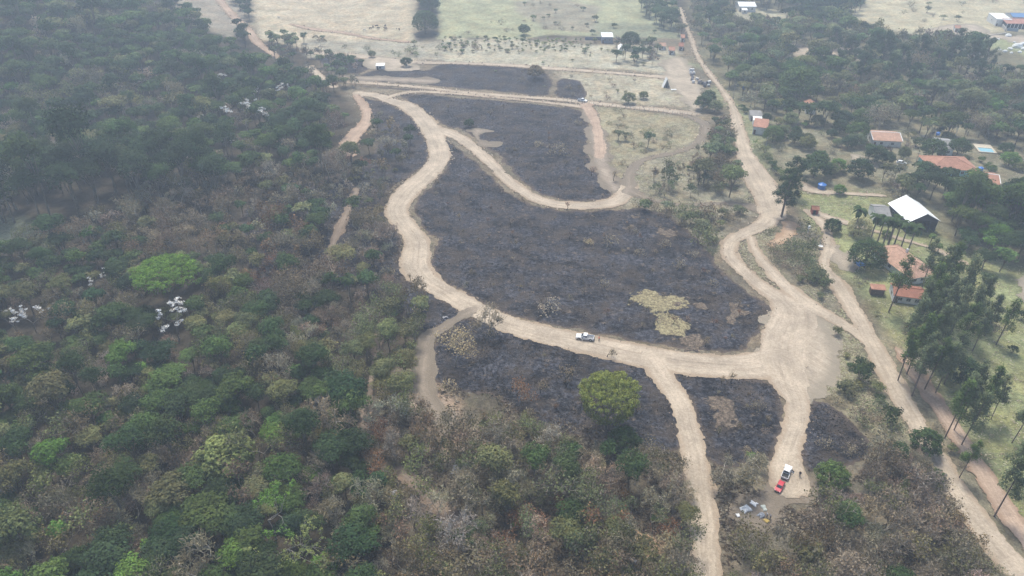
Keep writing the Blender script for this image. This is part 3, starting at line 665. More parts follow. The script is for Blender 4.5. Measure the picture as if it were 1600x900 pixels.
KEEP_OUT = [G(p) for p in ([(1235,72),(1290,76),(1352,82),(1352,97),(1240,93)], [(1128,22),(1160,14),(1240,20),(1240,38),(1150,44)], [(1095,62),(1125,66),(1130,78),(1098,76)], [(1120,95),(1140,100),(1135,112),(1118,106)])]
def px_pip(P, u, v): return poly_sdf(np.array(P, float), u, v) < 0
def scatter(P, spacing, mixp, srange, zone, roadm=1.5, burn=None, lo=0, clump=None, seed=0, hfrac=1., keep=1.):
    """fill a region of the photograph (given where the crowns show) with plants standing on the ground"""
    rg = np.random.default_rng(1000 + seed + len(TR)); Pa = np.array(P, float); gx, gy = ground(np.clip(Pa[:, 0], -400, 2000), Pa[:, 1], 0)
    pad = 14; xs = np.arange(gx.min() - pad, gx.max() + pad, spacing); ys = np.arange(gy.min() - pad, gy.max() + pad, spacing * .9)
    X, Y = np.meshgrid(xs, ys); X = X + (np.arange(len(ys)) % 2)[:, None] * spacing / 2
    X = (X + rg.uniform(-.42, .42, X.shape) * spacing).ravel(); Y = (Y + rg.uniform(-.42, .42, Y.shape) * spacing).ravel()
    names = [m[0] for m in mixp]; wts = np.array([m[2] for m in mixp], float); wts /= wts.sum()
    patch = np.argsort(np.argsort(vnoise(X / 16, Y / 16, 91 + seed) + .55 * rg.random(len(X)))) / max(1, len(X))
    idx = np.searchsorted(np.cumsum(wts)[:-1], patch)
    Hc = np.array([PROTO[(n, 0)][0].Hc for n in names])[idx]; sc = rg.uniform(*srange, len(X)) * np.exp(rg.normal(0, .19, len(X)))
    u, v, f = project(X, Y, H(X, Y) + Hc * sc * .8 * hfrac)
    ok = px_pip(P, u, v) & (rg.random(len(X)) < keep)
    if clump is not None: ok &= vnoise(X / clump[0], Y / clump[0], 55 + seed) > clump[1]
    X, Y, idx, sc, f = X[ok], Y[ok], idx[ok], sc[ok], f[ok]
    Rr = np.array([PROTO[(n, 0)][0].R for n in names])[idx] * sc
    for K in KEEP_OUT: ok_ = poly_sdf(K, X, Y) > 0; X, Y, idx, sc, f, Rr = X[ok_], Y[ok_], idx[ok_], sc[ok_], f[ok_], Rr[ok_]
    ok = road_dist(X, Y) > roadm + .55 * Rr * (roadm > 0)
    if burn is not None: ok &= burnt_dist(X, Y) > burn
    for b in BUILT: ok &= (np.hypot(X - b[0], Y - b[1]) > b[2] + Rr * .6)
    for i in np.nonzero(ok)[0]:
        t = names[idx[i]]; TR.append(dict(x=X[i], y=Y[i], t=t, p=int(rg.integers(0, len(PROTO[(t, 0)]))), s=sc[i], r=rg.uniform(0, 6.28), cn=mixp[idx[i]][1], zone=zone, j=rg.uniform(.62, 1.2, 1) * rg.uniform(.9, 1.1, 3), hz=rg.uniform(.8, 1.3)))
def single(u, v, wpx, t, cn, label, p=0, name=None, cat='tree', r=None, group=None):
    pr = PROTO[(t, 0)][p % len(PROTO[(t, 0)])]; s = 1.
    for _ in range(4):
        x, y = gp(u, v, pr.Hc * s); _, _, f = project(x, y, float(H(x, y)) + pr.Hc * s); s = wpx * f / FPX / 2 / pr.R
    TR.append(dict(x=x, y=y, t=t, p=p % len(PROTO[(t, 0)]), s=s, r=(u * .37 + v) % 6.28 if r is None else r, cn=cn, zone='single', j=np.ones(3), hz=1., label=label, name=name, cat=cat, group=group))
# ------------------------------------------------------------------ solid builder
class MB:
    def __init__(s): s.V = []; s.F = []
    def box(s, c, sz, rz=0., taper=1.):
        b = len(s.V); ca, sa = math.cos(rz), math.sin(rz)
        for z in (-1, 1):
            k = taper if z > 0 else 1.
            for x, y in ((-1, -1), (1, -1), (1, 1), (-1, 1)):
                px, py = x * sz[0] / 2 * k, y * sz[1] / 2 * k
                s.V.append((c[0] + px * ca - py * sa, c[1] + px * sa + py * ca, c[2] + z * sz[2] / 2))
        s.F += [tuple(b + i for i in f) for f in ((3, 2, 1, 0), (4, 5, 6, 7), (0, 1, 5, 4), (1, 2, 6, 5), (2, 3, 7, 6), (3, 0, 4, 7))]; return s
    def slab(s, pts, th):
        """a polygon of 3-D points thickened downwards"""
        b = len(s.V); n = len(pts); s.V += [tuple(p) for p in pts] + [(p[0], p[1], p[2] - th) for p in pts]
        s.F.append(tuple(range(b, b + n))); s.F.append(tuple(range(b + 2 * n - 1, b + n - 1, -1)))
        for i in range(n): j = (i + 1) % n; s.F.append((b + i, b + n + i, b + n + j, b + j))
        return s
    def prism(s, prof, y0, y1, top=None):
        """profile in x,z extruded along y; top: (z0, inset) narrows what lies above z0"""
        b = len(s.V); n = len(prof)
        for y in (y0, y1):
            for x, z in prof:
                yy = y
                if top and z > top[0]: yy = y * (1 - top[1] * (z - top[0]))
                s.V.append((x, yy, z))
        s.F.append(tuple(range(b, b + n))); s.F.append(tuple(range(b + 2 * n - 1, b + n - 1, -1)))
        for i in range(n): j = (i + 1) % n; s.F.append((b + j, b + i, b + n + i, b + n + j))
        return s
    def poly(s, pts): b = len(s.V); s.V += [tuple(p) for p in pts]; s.F.append(tuple(range(b, b + len(pts)))); return s
    def tube(s, p0, p1, r0, r1=None, sides=8):
        V, F = tube([(p0, r0, p1, r0 if r1 is None else r1)], sides); b = len(s.V); s.V += [tuple(v) for v in V]; s.F += [tuple(int(i) + b for i in f) for f in F]
        s.F.append(tuple(range(b + sides, b + 2 * sides))); s.F.append(tuple(range(b + sides - 1, b - 1, -1))); return s
    def build(s, name, mat, parent=None, bevel=0., smooth=False, loc=None):
        me = bpy.data.meshes.new(name); me.from_pydata(s.V, [], s.F)
        bm = bmesh.new(); bm.from_mesh(me); bmesh.ops.recalc_face_normals(bm, faces=bm.faces)
        if bevel: bmesh.ops.bevel(bm, geom=list(bm.edges), offset=bevel, segments=2, affect='EDGES', clamp_overlap=True)
        bm.to_mesh(me); bm.free(); me.materials.append(mat)
        if smooth:
            for p in me.polygons: p.use_smooth = True
        return link(name, me, parent, loc)
def empty(name, x, y, rz=0., z=0., label=None, cat=None, group=None, on=None):
    o = bpy.data.objects.new(name, None); COL.objects.link(o); o.location = (x, y, (float(H(x, y)) if on is None else on) + z); o.rotation_euler[2] = rz
    o.empty_display_size = .5
    return tag(o, label, cat, group)
def copy_tree(o, parent=None):
    c = o.copy(); COL.objects.link(c)
    if parent: c.parent = parent
    for ch in [q for q in KIDS.get(o.name, [])]: copy_tree(ch, c)
    return c
KIDS = {}
def index_kids():
    KIDS.clear()
    for q in COL.objects:
        if q.parent: KIDS.setdefault(q.parent.name, []).append(q)
def rect4(FL, FR, BR, BL, z):
    q = [np.array(gp(u, v, z)) for u, v in (FL, FR, BR, BL)]
    c = sum(q) / 4; ex = (q[1] - q[0] + q[2] - q[3]) / 2; ey = (q[3] - q[0] + q[2] - q[1]) / 2
    W, D = np.linalg.norm(ex), np.linalg.norm(ey); a1 = math.atan2(ex[1], ex[0]); a2 = math.atan2(ey[1], ey[0]) - math.pi / 2
    d = (a2 - a1 + math.pi) % (2 * math.pi) - math.pi
    return c[0], c[1], a1 + d * (W and D / (W + D)), W, D
BUILT = []     # discs nothing may grow in
# ------------------------------------------------------------------ building materials
def tiles(name, c):
    m = NT(name, .85, .15); co = m.coord()
    a = m.ramp(m.noise(co, .5, 5, .7), [(.3, .72), (.7, 1.2)]); b = m.ramp(m.noise(co, 3., 3), [(.3, .8), (.7, 1.15)])
    wv = m.n('ShaderNodeTexWave', wave_type='BANDS', bands_direction='X'); wv.inputs['Scale'].default_value = 1.3; wv.inputs['Distortion'].default_value = .6; m.l(co, wv.inputs[0])
    cc = m.mix(1., a, c, 'MULTIPLY'); cc = m.mix(1., b, cc, 'MULTIPLY'); cc = m.mix(1., m.ramp(wv.outputs[0], [(0, .82), (.5, 1.08)]), cc, 'MULTIPLY')
    m.bump(wv.outputs[0], .5, .08); return m.base(cc)
M_TILE, M_TILE2, M_TILED = tiles('clay_tiles', (.40, .21, .145)), tiles('pale_clay_tiles', (.46, .285, .205)), tiles('dark_clay_tiles', (.33, .15, .10))
M_GREYROOF = tiles('fibre_cement', (.27, .26, .25)); M_WHITEROOF = paint('white_sheet_metal', (.86, .87, .86), .45, .4, .05, .3)
M_WALL = paint('whitewash', (.66, .66, .64), .9, .1, .12, .8); M_CYAN = paint('turquoise_render', (.28, .55, .55), .9, .1, .12, .8)
M_DARK = paint('dark_opening', (.03, .03, .035), .7, .2); M_GLASS = paint('window_glass', (.045, .055, .065), .12, .6, .02); M_FRAME = paint('window_frame', (.5, .5, .48), .6)
M_WOOD = paint('weathered_wood', (.15, .11, .08), .9, .1); M_RED = paint('dark_red_paint', (.26, .05, .045), .7); M_BLUE = paint('blue_plastic', (.035, .16, .48), .4, .4, .06)
M_CONC = paint('concrete', (.36, .35, .33), .9, .1); M_POST = paint('pale_post', (.42, .38, .33), .9, .1); M_BLUEROOF = paint('blue_sheet_metal', (.10, .22, .42), .5, .3)
M_TRIM = paint('white_trim', (.74, .74, .72), .7)
def window(root, x, z, y, ax, w_=1.2, h=1.1):
    """ax 'y': on a wall facing -y or +y at that y; 'x': on a wall facing x"""
    s = 1 if y > 0 else -1; sw = (lambda a, b, c: (a, b, c)) if ax == 'y' else (lambda a, b, c: (b, a, c))
    f = MB()
    for dx, dz, a, b in ((0, h / 2, w_ + .16, .08), (0, -h / 2, w_ + .16, .08), (-w_ / 2, 0, .08, h - .08), (w_ / 2, 0, .08, h - .08), (0, 0, .06, h - .08)):
        f.box(sw(x + dx, y + s * .03, z + dz), sw(a, .09, b))
    fr = f.build('window', M_FRAME, root); MB().box(sw(x, y + s * .02, z), sw(w_ - .08, .05, h - .08)).build('pane', M_GLASS, fr)
def door(root, x, y, ax, w_=.95, h=2.1, mat=None):
    s = 1 if y > 0 else -1; sw = (lambda a, b, c: (a, b, c)) if ax == 'y' else (lambda a, b, c: (b, a, c))
    d = MB().box(sw(x, y + s * .03, h / 2), sw(w_, .07, h)).build('door', mat or M_WOOD, root)
    MB().box(sw(x + w_ * .38, y + s * .10, 1.), sw(.14, .06, .05)).build('handle', M_FRAME, d)
def house(name, label, cat, rect, z, hr, wall, roof, style='gable_y', over=.45, wins=(2, 2), doors=1, chim=False, doormat=None, open_front=False, name_parts=True, trim=None, pad=0.):
    x, y, rz, W, D = rect4(*rect, z); W -= 2 * over; D -= 2 * over; W = max(W, 1.6); D = max(D, 1.6)
    BUILT.append((x, y, max(W, D) * .55 + 1.2 + pad)); BUILT.append((x * .98, y - 6 - D * .3, max(W, D) * .45)); r = empty(name, x, y, rz, 0, label, cat); hw = z
    w = MB(); t = .18
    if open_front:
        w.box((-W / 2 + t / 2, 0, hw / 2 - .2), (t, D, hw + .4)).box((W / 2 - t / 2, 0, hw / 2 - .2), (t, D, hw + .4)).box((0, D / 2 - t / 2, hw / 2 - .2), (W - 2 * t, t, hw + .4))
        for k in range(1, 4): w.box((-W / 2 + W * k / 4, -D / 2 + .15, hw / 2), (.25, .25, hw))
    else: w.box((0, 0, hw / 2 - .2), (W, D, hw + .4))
    if style == 'gable_y' and not open_front:
        w.prism([(-W / 2, hw + .002), (W / 2, hw + .002), (0, hw + hr * .97)], -D / 2, D / 2)
    if style == 'gable_x':
        b = len(w.V)
        for xx in (-W / 2, W / 2): w.V += [(xx, -D / 2, hw + .002), (xx, D / 2, hw + .002), (xx, 0, hw + hr * .97)]
        w.F += [(b, b + 1, b + 2), (b + 3, b + 4, b + 5), (b, b + 3, b + 4, b + 1), (b + 1, b + 4, b + 5, b + 2), (b + 2, b + 5, b + 3, b)]
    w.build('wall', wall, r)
    o = MB(); X, Yy = W / 2 + over, D / 2 + over; e = hw - over * hr / (max(W, .1) / 2) * .5 + .06; th = .14; top = hw + hr + .1
    if style == 'gable_y':
        o.slab([(-X, -Yy, e), (0, -Yy, top), (0, Yy, top), (-X, Yy, e)], th); o.slab([(0, -Yy, top), (X, -Yy, e), (X, Yy, e), (0, Yy, top)], th)
    elif style == 'gable_x':
        o.slab([(-X, -Yy, e), (X, -Yy, e), (X, 0, top), (-X, 0, top)], th); o.slab([(-X, 0, top), (X, 0, top), (X, Yy, e), (-X, Yy, e)], th)
    elif style == 'shed':
        o.slab([(-X, -Yy, hw + .1), (X, -Yy, hw + .1), (X, Yy, hw + hr), (-X, Yy, hw + hr)], th)
    else:   # hip, ridge along the longer side
        if W >= D: a, b = (-X + Yy, 0, top), (X - Yy, 0, top)
        else: a, b = (0, -Yy + X, top), (0, Yy - X, top)
        c = [(-X, -Yy, e), (X, -Yy, e), (X, Yy, e), (-X, Yy, e)]
        if W >= D: o.poly([c[0], c[1], b, a]); o.poly([c[1], c[2], b]); o.poly([c[2], c[3], a, b]); o.poly([c[3], c[0], a])
        else: o.poly([c[0], c[1], a]); o.poly([c[1], c[2], b, a]); o.poly([c[2], c[3], b]); o.poly([c[3], c[0], a, b])
        o.poly([c[3], c[2], c[1], c[0]])
        rr = MB(); rr.tube(a, b, .14, sides=6)
        for q in c: rr.tube(q, a if (np.hypot(q[0] - a[0], q[1] - a[1]) < np.hypot(q[0] - b[0], q[1] - b[1])) else b, .1, sides=5)
    ro = o.build('roof', roof, r)
    if style == 'hip': rr.build('ridge_tiles', roof, ro)
    if style.startswith('gable'):
        ml = MB(); ml.box((0, 0, top + .03), (.3, 2 * Yy, .12) if style == 'gable_y' else (2 * X, .3, .12)); ml.build('ridge_cap', trim or roof, ro)
    if trim:
        for xx in (-X, X): MB().slab([(xx - .12, -Yy, e + .14), (xx + .12, -Yy, e + .14), (xx + .12, (0 if style == 'gable_x' else Yy), (top if style == 'gable_x' else e) + .14), (xx - .12, (0 if style == 'gable_x' else Yy), (top if style == 'gable_x' else e) + .14)], .2).build('parapet', trim, ro)
    if chim: MB().box((W * .2, D * .1, hw + hr), (.6, .6, 1.4)).build('chimney', wall, ro)
    for i in range(wins[0]): window(r, -W / 2 + W * (i + .5 + (.25 if doors else 0)) / (wins[0] + (.5 if doors else 0)), hw * .55, -D / 2, 'y')
    for i in range(wins[1]): window(r, -D / 2 + D * (i + .5) / wins[1], hw * .55, -W / 2, 'x')
    if doors: door(r, -W / 2 + .9, -D / 2, 'y', mat=doormat)
    return r, W, D
# houses of the village
r, W, D = house('farm_hall', 'large open hall with a bright white pitched roof behind the palm row', 'hall', ((1424,345),(1471,348),(1438,315),(1381,317)), 4.6, 3.0, paint('painted_shade_steel', (.10, .10, .11), .8), M_WHITEROOF, 'gable_y', .6, (0, 2), 0, open_front=True, pad=1)  # walls coloured dark to stand in for the shade inside the open hall
MB().prism([(-W / 2 - .3, 4.55), (W / 2 + .3, 4.55), (0, 7.5)], -D / 2 - .35, -D / 2 - .2).build('gable_shade_panel', paint('painted_gable_shade', (.07, .07, .085), .8), r)  # dark panel added for the shade seen in the open gable end
house('grey_annex', 'low grey roofed annex joined to the left side of the white hall', 'annex', ((1371,334),(1395,341),(1381,318),(1355,319)), 3.4, 1.3, M_WALL, M_GREYROOF, 'gable_x', .4, (1, 1), 1)
house('tiled_farmhouse', 'big farmhouse with a weathered orange clay roof behind the round dark tree', 'house', ((1416,441),(1463,425),(1398,379),(1374,388)), 3.0, 2.4, M_WALL, M_TILE2, 'hip', .7, (3, 3), 1, chim=True)
house('farmhouse_wing', 'low white walled wing with a patchy orange roof under tall thin trees', 'house', ((1392,463),(1444,466),(1441,447),(1396,444)), 2.6, 1.2, M_WALL, M_TILED, 'gable_x', .4, (3, 1), 1)
house('woodshed', 'small open shed with a thin orange tiled roof beside the farmhouse', 'shed', ((1360,453),(1383,453),(1383,446),(1361,446)), 2.2, .5, M_WOOD, M_TILE, 'shed', .3, (0, 0), 1)
house('turquoise_house', 'long house with turquoise walls under a broad orange hipped roof', 'house', ((1455,264),(1521,266),(1510,244),(1440,245)), 3.0, 2.4, M_CYAN, M_TILE, 'hip', .6, (5, 1), 1)
house('gabled_house', 'smaller orange roofed house with white gable trim and a blue tank', 'house', ((1536,283),(1567,291),(1551,270),(1523,267)), 3.0, 1.5, M_WALL, M_TILE, 'gable_x', .4, (2, 1), 1, trim=M_TRIM)
house('grey_roofed_house', 'house with a plain grey roof and white gable edge behind low trees', 'house', ((1466,231),(1491,233),(1482,217),(1456,214)), 3.2, 1.6, M_WALL, M_GREYROOF, 'gable_x', .4, (2, 1), 1, trim=M_TRIM)
house('garden_house', 'white walled house with a rectangular orange roof standing alone in its garden', 'house', ((1362,219),(1403,219),(1401,205),(1359,205)), 3.0, 1.6, M_WALL, M_TILE2, 'gable_x', .4, (2, 1), 1, trim=M_TRIM)
house('roadside_house', 'white house with a sloping red roof close to the village road', 'house', ((1180,197),(1203,202),(1197,190),(1177,186)), 3.6, 1.0, M_WALL, M_TILE, 'shed', .25, (0, 1), 1, trim=None)
house('roadside_outbuilding', 'low white outbuilding right behind the white roadside house', 'outbuilding', ((1177,188),(1192,189),(1190,183),(1176,182)), 3.0, .3, M_WALL, M_WHITEROOF, 'shed', .2, (1, 0), 0)
house('grey_shed', 'flat grey roofed shed behind the white roadside house', 'shed', ((1171,181),(1191,181),(1190,174),(1172,174)), 2.8, .5, M_CONC, M_GREYROOF, 'shed', .3, (1, 0), 1)
house('gate_lodge', 'tiny dark red lodge with a red roof on the lawn by the lane', 'lodge', ((1268,328),(1280,328),(1279,322),(1268,322)), 2.3, .7, M_RED, M_TILED, 'gable_x', .3, (0, 0), 1, doormat=M_DARK)
house('hidden_house', 'house of which only the orange roof shows among dense trees', 'house', ((1257,168),(1276,169),(1273,158),(1258,158)), 3.2, 1.6, M_WALL, M_TILE, 'hip', .4, (1, 1), 1)
house('pink_roofed_house', 'far house with a faded pink roof beside the hazy village road', 'house', ((1105,24),(1125,24),(1122,17),(1106,17)), 3.0, 2.0, M_WALL, paint('faded_roof', (.52, .42, .38), .8), 'hip', .4, (2, 1), 1)
house('long_white_barn', 'long far barn with a white metal roof at the top edge', 'barn', ((1154,10),(1179,10),(1177,3),(1151,3)), 4.0, 1.5, M_WALL, M_WHITEROOF, 'gable_x', .4, (3, 0), 1)
house('barn_lean_to', 'little white lean-to below the long white barn', 'lean-to', ((1159,16),(1168,16),(1167,13),(1159,13)), 2.5, .4, M_WALL, M_WHITEROOF, 'shed', .2, (1, 0), 0)
house('blue_walled_shed', 'shed with white roof and blue grey walls at the vegetable field', 'shed', ((940,58),(958,58),(957,52),(939,52)), 4.0, .6, paint('blue_grey_wall', (.22, .26, .33), .9), M_WHITEROOF, 'shed', .2, (2, 0), 1)
house('white_cottage', 'small white cottage beside the dark round tree past the vegetable field', 'cottage', ((965,77),(975,78),(974,71),(966,71)), 2.6, 1., M_WALL, M_WHITEROOF, 'gable_y', .3, (1, 1), 1)
for i, (q, lb) in enumerate([(((1028,72),(1041,72),(1040,67),(1029,67)), 'orange roofed cottage just past the trodden yard'), (((1044,79),(1055,79),(1054,73),(1045,73)), 'orange roofed cottage hidden in bushes above the trodden yard'),
        (((1063,59),(1070,59),(1070,54),(1064,54)), 'tiny orange roofed hut at the edge of the village road'), (((1060,72),(1069,73),(1068,67),(1061,67)), 'dark red roofed hut between bushes by the village road')]):
    house('village_cottage', lb, 'cottage', q, 2.6, 1.1, M_WALL, (M_TILE2, M_TILE, M_TILE, M_TILED)[i], 'gable_x', .3, (1, 1), 1)
house('hillside_cottage', 'small white cottage with orange roof on the pale terrace', 'cottage', ((1491,44),(1501,44),(1500,40),(1492,40)), 2.8, .9, M_WALL, M_TILE, 'gable_x', .3, (1, 1), 1)
house('white_block_house', 'white flat roofed block at the end of the long red roofed stable', 'house', ((1555,30),(1575,29),(1569,22),(1553,22)), 5.0, .3, M_WALL, M_WHITEROOF, 'shed', .2, (1, 1), 1)
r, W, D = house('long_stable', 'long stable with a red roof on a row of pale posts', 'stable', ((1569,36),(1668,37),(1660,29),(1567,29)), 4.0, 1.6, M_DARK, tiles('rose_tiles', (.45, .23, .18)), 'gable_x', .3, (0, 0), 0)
for k in range(18): MB().box((-W / 2 + .4 + k * (W - .8) / 17, -D / 2 - .45, 1.9), (.3, .3, 3.9)).build('post', M_TRIM, r)
house('blue_roofed_stable', 'blue roofed building half hidden behind the long red roof', 'stable', ((1578,27),(1668,27),(1660,21),(1580,21)), 5.2, 1.4, M_WALL, M_BLUEROOF, 'gable_x', .3, (0, 0), 0)
house('white_kiosk', 'low white roofed kiosk on pale bare ground beside the upper road', 'kiosk', ((587,103),(602,103),(600,99),(588,99)), 2.2, .2, M_WALL, M_WHITEROOF, 'shed', .15, (1, 0), 1)
# A-frame hut
x, y = gp(1040.3, 136); r = empty('a_frame_hut', x, y, .1, 0, 'narrow white A-frame hut standing on the dry plot', 'hut'); BUILT.append((x, y, 3))
m = MB(); m.slab([(-2., -1.6, 0), (0, -1.6, 5.2), (0, 1.6, 5.2), (-2., 1.6, 0)], .3); m.slab([(0, -1.6, 5.2), (2., -1.6, 0), (2., 1.6, 0), (0, 1.6, 5.2)], .3); m.build('roof', M_TRIM, r)
MB().prism([(-1.7, 0), (1.7, 0), (0, 4.5)], -1.2, -1.1).build('front_panel', paint('grey_panel', (.2, .19, .17), .9), r); door(r, 0, -1.15, 'y', .8, 1.9, M_DARK)
x, y = gp(1052.5, 140.5); tag(MB().box((0, 0, .25), (3., 1.4, .14)).box((0, 0, .1), (2.4, 1.1, .2)).build('white_slab', M_TRIM, None, .03, loc=(x, y, float(H(x, y)))), 'flat white slab lying on the ground beside the A-frame hut', 'slab')
# pool and terrace
x, y, rz, W, D = rect4((1524,238), (1556,238), (1546,226), (1528,226), .3); BUILT.append((x, y, 9)); BUILT.append((x, y - 10, 9)); r = empty('swimming_pool', x, y, rz, 0, 'rectangular swimming pool with pale blue water and a tan deck', 'pool')
m = MB(); iw, idp = W * .40, D * .24; cy0 = -D * .2
m.box((0, (cy0 + idp + D / 2) / 2, .15), (W, D / 2 - cy0 - idp, .6)).box((0, (cy0 - idp - D / 2) / 2, .15), (W, D / 2 + cy0 - idp, .6)).box((-(iw + W / 2) / 2, cy0, .15), (W / 2 - iw, 2 * idp, .6)).box(((iw + W / 2) / 2, cy0, .15), (W / 2 - iw, 2 * idp, .6)); m.build('deck', paint('tan_deck', (.55, .48, .38), .8), r)
MB().box((0, cy0, .05), (2 * iw, 2 * idp, .5)).build('water', paint('pool_water', (.30, .55, .66), .08, .5, .05), r)
# tanks, tarpaulins, dish, masts
def tank(u, v, rad, h, label, z=0., name='water_tank'):
    x, y = gp(u, v); r = empty(name, x, y, 0, z, label, 'water tank')
    m = MB(); m.tube((0, 0, 0), (0, 0, h * .8), rad * .92, rad, 20); m.build('body', M_BLUE, r); m = MB(); m.tube((0, 0, h * .8), (0, 0, h), rad * 1.06, rad * .35, 20); lid = m.build('lid', M_BLUE, r)
    MB().tube((0, 0, h), (0, 0, h + .12), rad * .35, rad * .33, 14).build('cap', M_BLUE, lid); BUILT.append((x, y, rad + 1)); return r
tank(1283, 295, 1.55, 2.5, 'big round blue water tank standing on the lawn by the lane')
tank(1162, 139, .9, 2.2, 'small blue water tank among bushes right of the village road')
tank(1461, 222, .9, 1.3, 'dark blue water tank at the gable of the grey roofed house', 3.5)
tank(1527, 277, 1.0, 1.6, 'dark blue water tank at the white trimmed end of the gabled house', 3.0)
def tarp(u, v, w_, d_, mat, label, hgt=.5, rz=0., seed=0, name='tarpaulin', lump=.35, cat='tarpaulin', res=.12, lift=.0):
    x, y = gp(u, v); nx, ny = max(8, int(w_ / res)), max(8, int(d_ / res)); X, Y = np.meshgrid(np.linspace(-w_ / 2, w_ / 2, nx), np.linspace(-d_ / 2, d_ / 2, ny), indexing='ij')
    ex = 1 - np.maximum(np.abs(X) / (w_ / 2), np.abs(Y) / (d_ / 2)) ** 3
    Z = hgt * ex * (.6 + lump * fbm(X + 9 * seed, Y, .7, 3, seed)) + .06 + .1 * np.abs(fbm(X + seed, Y, .3, 2, seed + 3)); Xo = X + .38 * fbm(X, Y, .9, 3, seed + 5); Yo = Y + .38 * fbm(X, Y, .9, 3, seed + 8)
    a, b, c, d = grid_faces(nx, ny); o = link(name, mesh_np(name, np.stack([Xo.ravel(), Yo.ravel(), Z.ravel()], 1), np.stack([a, b, d, c], 1), mat))
    so_ = o.modifiers.new('thickness', 'SOLIDIFY'); so_.thickness = .03
    o.location = (x, y, float(H(x, y)) + .13 + lift); o.rotation_euler[2] = rz; BUILT.append((x, y, max(w_, d_) * .7 + .8)); return tag(o, label, cat)
M_SHEET = paint('white_plastic_sheet', (.80, .80, .79), .5, .4, .08, 2.); M_GSHEET = paint('grey_canvas', (.30, .32, .36), .8); M_PSHEET = paint('pale_canvas', (.45, .48, .44), .8); M_YEL = paint('ochre_cloth', (.45, .32, .10), .9)
tarp(1165, 796, 2.2, 1.9, M_SHEET, 'largest white plastic sheet crumpled on the ground near the red car', .5, .5, 1, lump=.9)
tarp(1178, 788, 1.2, 1.5, M_SHEET, 'white plastic sheet half under a bare tree beside the largest one', .4, .9, 2, lump=.9)
tarp(1153, 806, .8, 1., M_SHEET, 'smallest white plastic sheet at the outer end of the camp', .4, .2, 3)
tarp(1189.5, 806, 1.7, 1.3, M_GSHEET, 'grey canvas spread beside the two people at the camp', .5, .5, 4, lump=.8)
tarp(1193, 795, 1.0, 1.5, M_PSHEET, 'pale green grey canvas just beyond the grey one', .3, .1, 5)
tarp(1197, 814, 1.0, .9, M_YEL, 'ochre cloth lying on the ground at the feet of two people', .2, .6, 6)
tarp(1405, 470, 1.6, 1.2, M_BLUE, 'bright blue tarpaulin on the ground in front of the farmhouse wing', .5, .2, 7)
tarp(1456, 268, 2.6, 1.2, M_BLUE, 'light blue cover against the turquoise wall', 1.2, .1, 8)
r0 = tarp(1341, 420, 3.2, 3., M_BLUE, 'bright blue sun shade beside the round dark tree', .3, .3, 9, name='sun_shade', cat='shade', lift=1.8)
r0.name = 'sun_shade_cover'; x, y = gp(1341, 420); r = empty('sun_shade', x, y, .3, 0, 'bright blue sun shade beside the round dark tree', 'shade'); r0.parent = r; r0.location = (0, 0, 1.95); r0.rotation_euler[2] = 0; r0.name = 'cover'
for k in ('label', 'category'): del r0[k]
for a in (-1, 1):
    for b in (-1, 1): MB().tube((a * 1.4, b * 1.3, 0), (a * 1.4, b * 1.3, 2.05), .05).build('pole', M_FRAME, r)
for u, v, q in ((1172,822,3.5), (1195,828,3.5), (1215,800,4)): BUILT.append((*gp(u, v), q))
def utility_pole(u, v, h, label, arm=True, box=False, white=False):
    x, y = gp(u, v); r = empty('utility_pole', x, y, .5, 0, label, 'pole', 'utility poles of the village' if not box else None)
    m = MB().tube((0, 0, -.3), (0, 0, h), .16, .10, 8); m.build('pole', M_TRIM if white else M_CONC, r)
    if arm:
        a = MB().box((0, 0, h - .5), (2., .12, .12)).build('crossarm', M_WOOD, r)
        for k in (-.85, -.3, .3, .85): MB().tube((k, 0, h - .44), (k, 0, h - .25), .05, sides=6).build('insulator', M_FRAME, a)
    if box: MB().box((0, 0, h + .35), (.9, .5, 1.1)).build('meter_box', M_TRIM, r, .04)
utility_pole(1145, 155, 8, 'concrete utility pole among bushes right of the narrow village road'); utility_pole(1196, 44, 8.5, 'utility pole in the far field below the long white barn')
utility_pole(1098, 75, 8, 'utility pole right of the village road beyond the junk pile'); utility_pole(1341, 56, 8, 'utility pole in front of the large dark tree row')
utility_pole(1195, 237, 7, 'utility pole at the hedge beside the widest part of the village road'); utility_pole(1428, 262, 7, 'utility pole left of the turquoise walled house')
utility_pole(1489, 221, 6.5, 'white mast rising behind the grey roofed house', False, white=True)
utility_pole(1260, 372, 4., 'pole with a white meter box beside the fork of the lane', False, True)
x, y = gp(1281, 389); r = empty('satellite_dish', x, y, 2., 0, 'white satellite dish with a thin mast among potted bushes', 'dish')
m = MB(); n = 14
for k in range(n):
    a0, a1 = 2 * math.pi * k / n, 2 * math.pi * (k + 1) / n
    m.poly([(0, 0, 1.), (.4 * math.cos(a0), .4 * math.sin(a0), 1.05), (.4 * math.cos(a1), .4 * math.sin(a1), 1.05)]); m.poly([(.4 * math.cos(a0), .4 * math.sin(a0), 1.05), (.8 * math.cos(a0), .8 * math.sin(a0), 1.25), (.8 * math.cos(a1), .8 * math.sin(a1), 1.25), (.4 * math.cos(a1), .4 * math.sin(a1), 1.05)])
m.build('reflector', M_TRIM, r); MB().tube((0, 0, 0), (0, 0, 1.), .06).build('stand', M_FRAME, r); MB().tube((.4, 0, 1.), (.6, 0, 3.8), .04, .03).build('mast', M_FRAME, r)
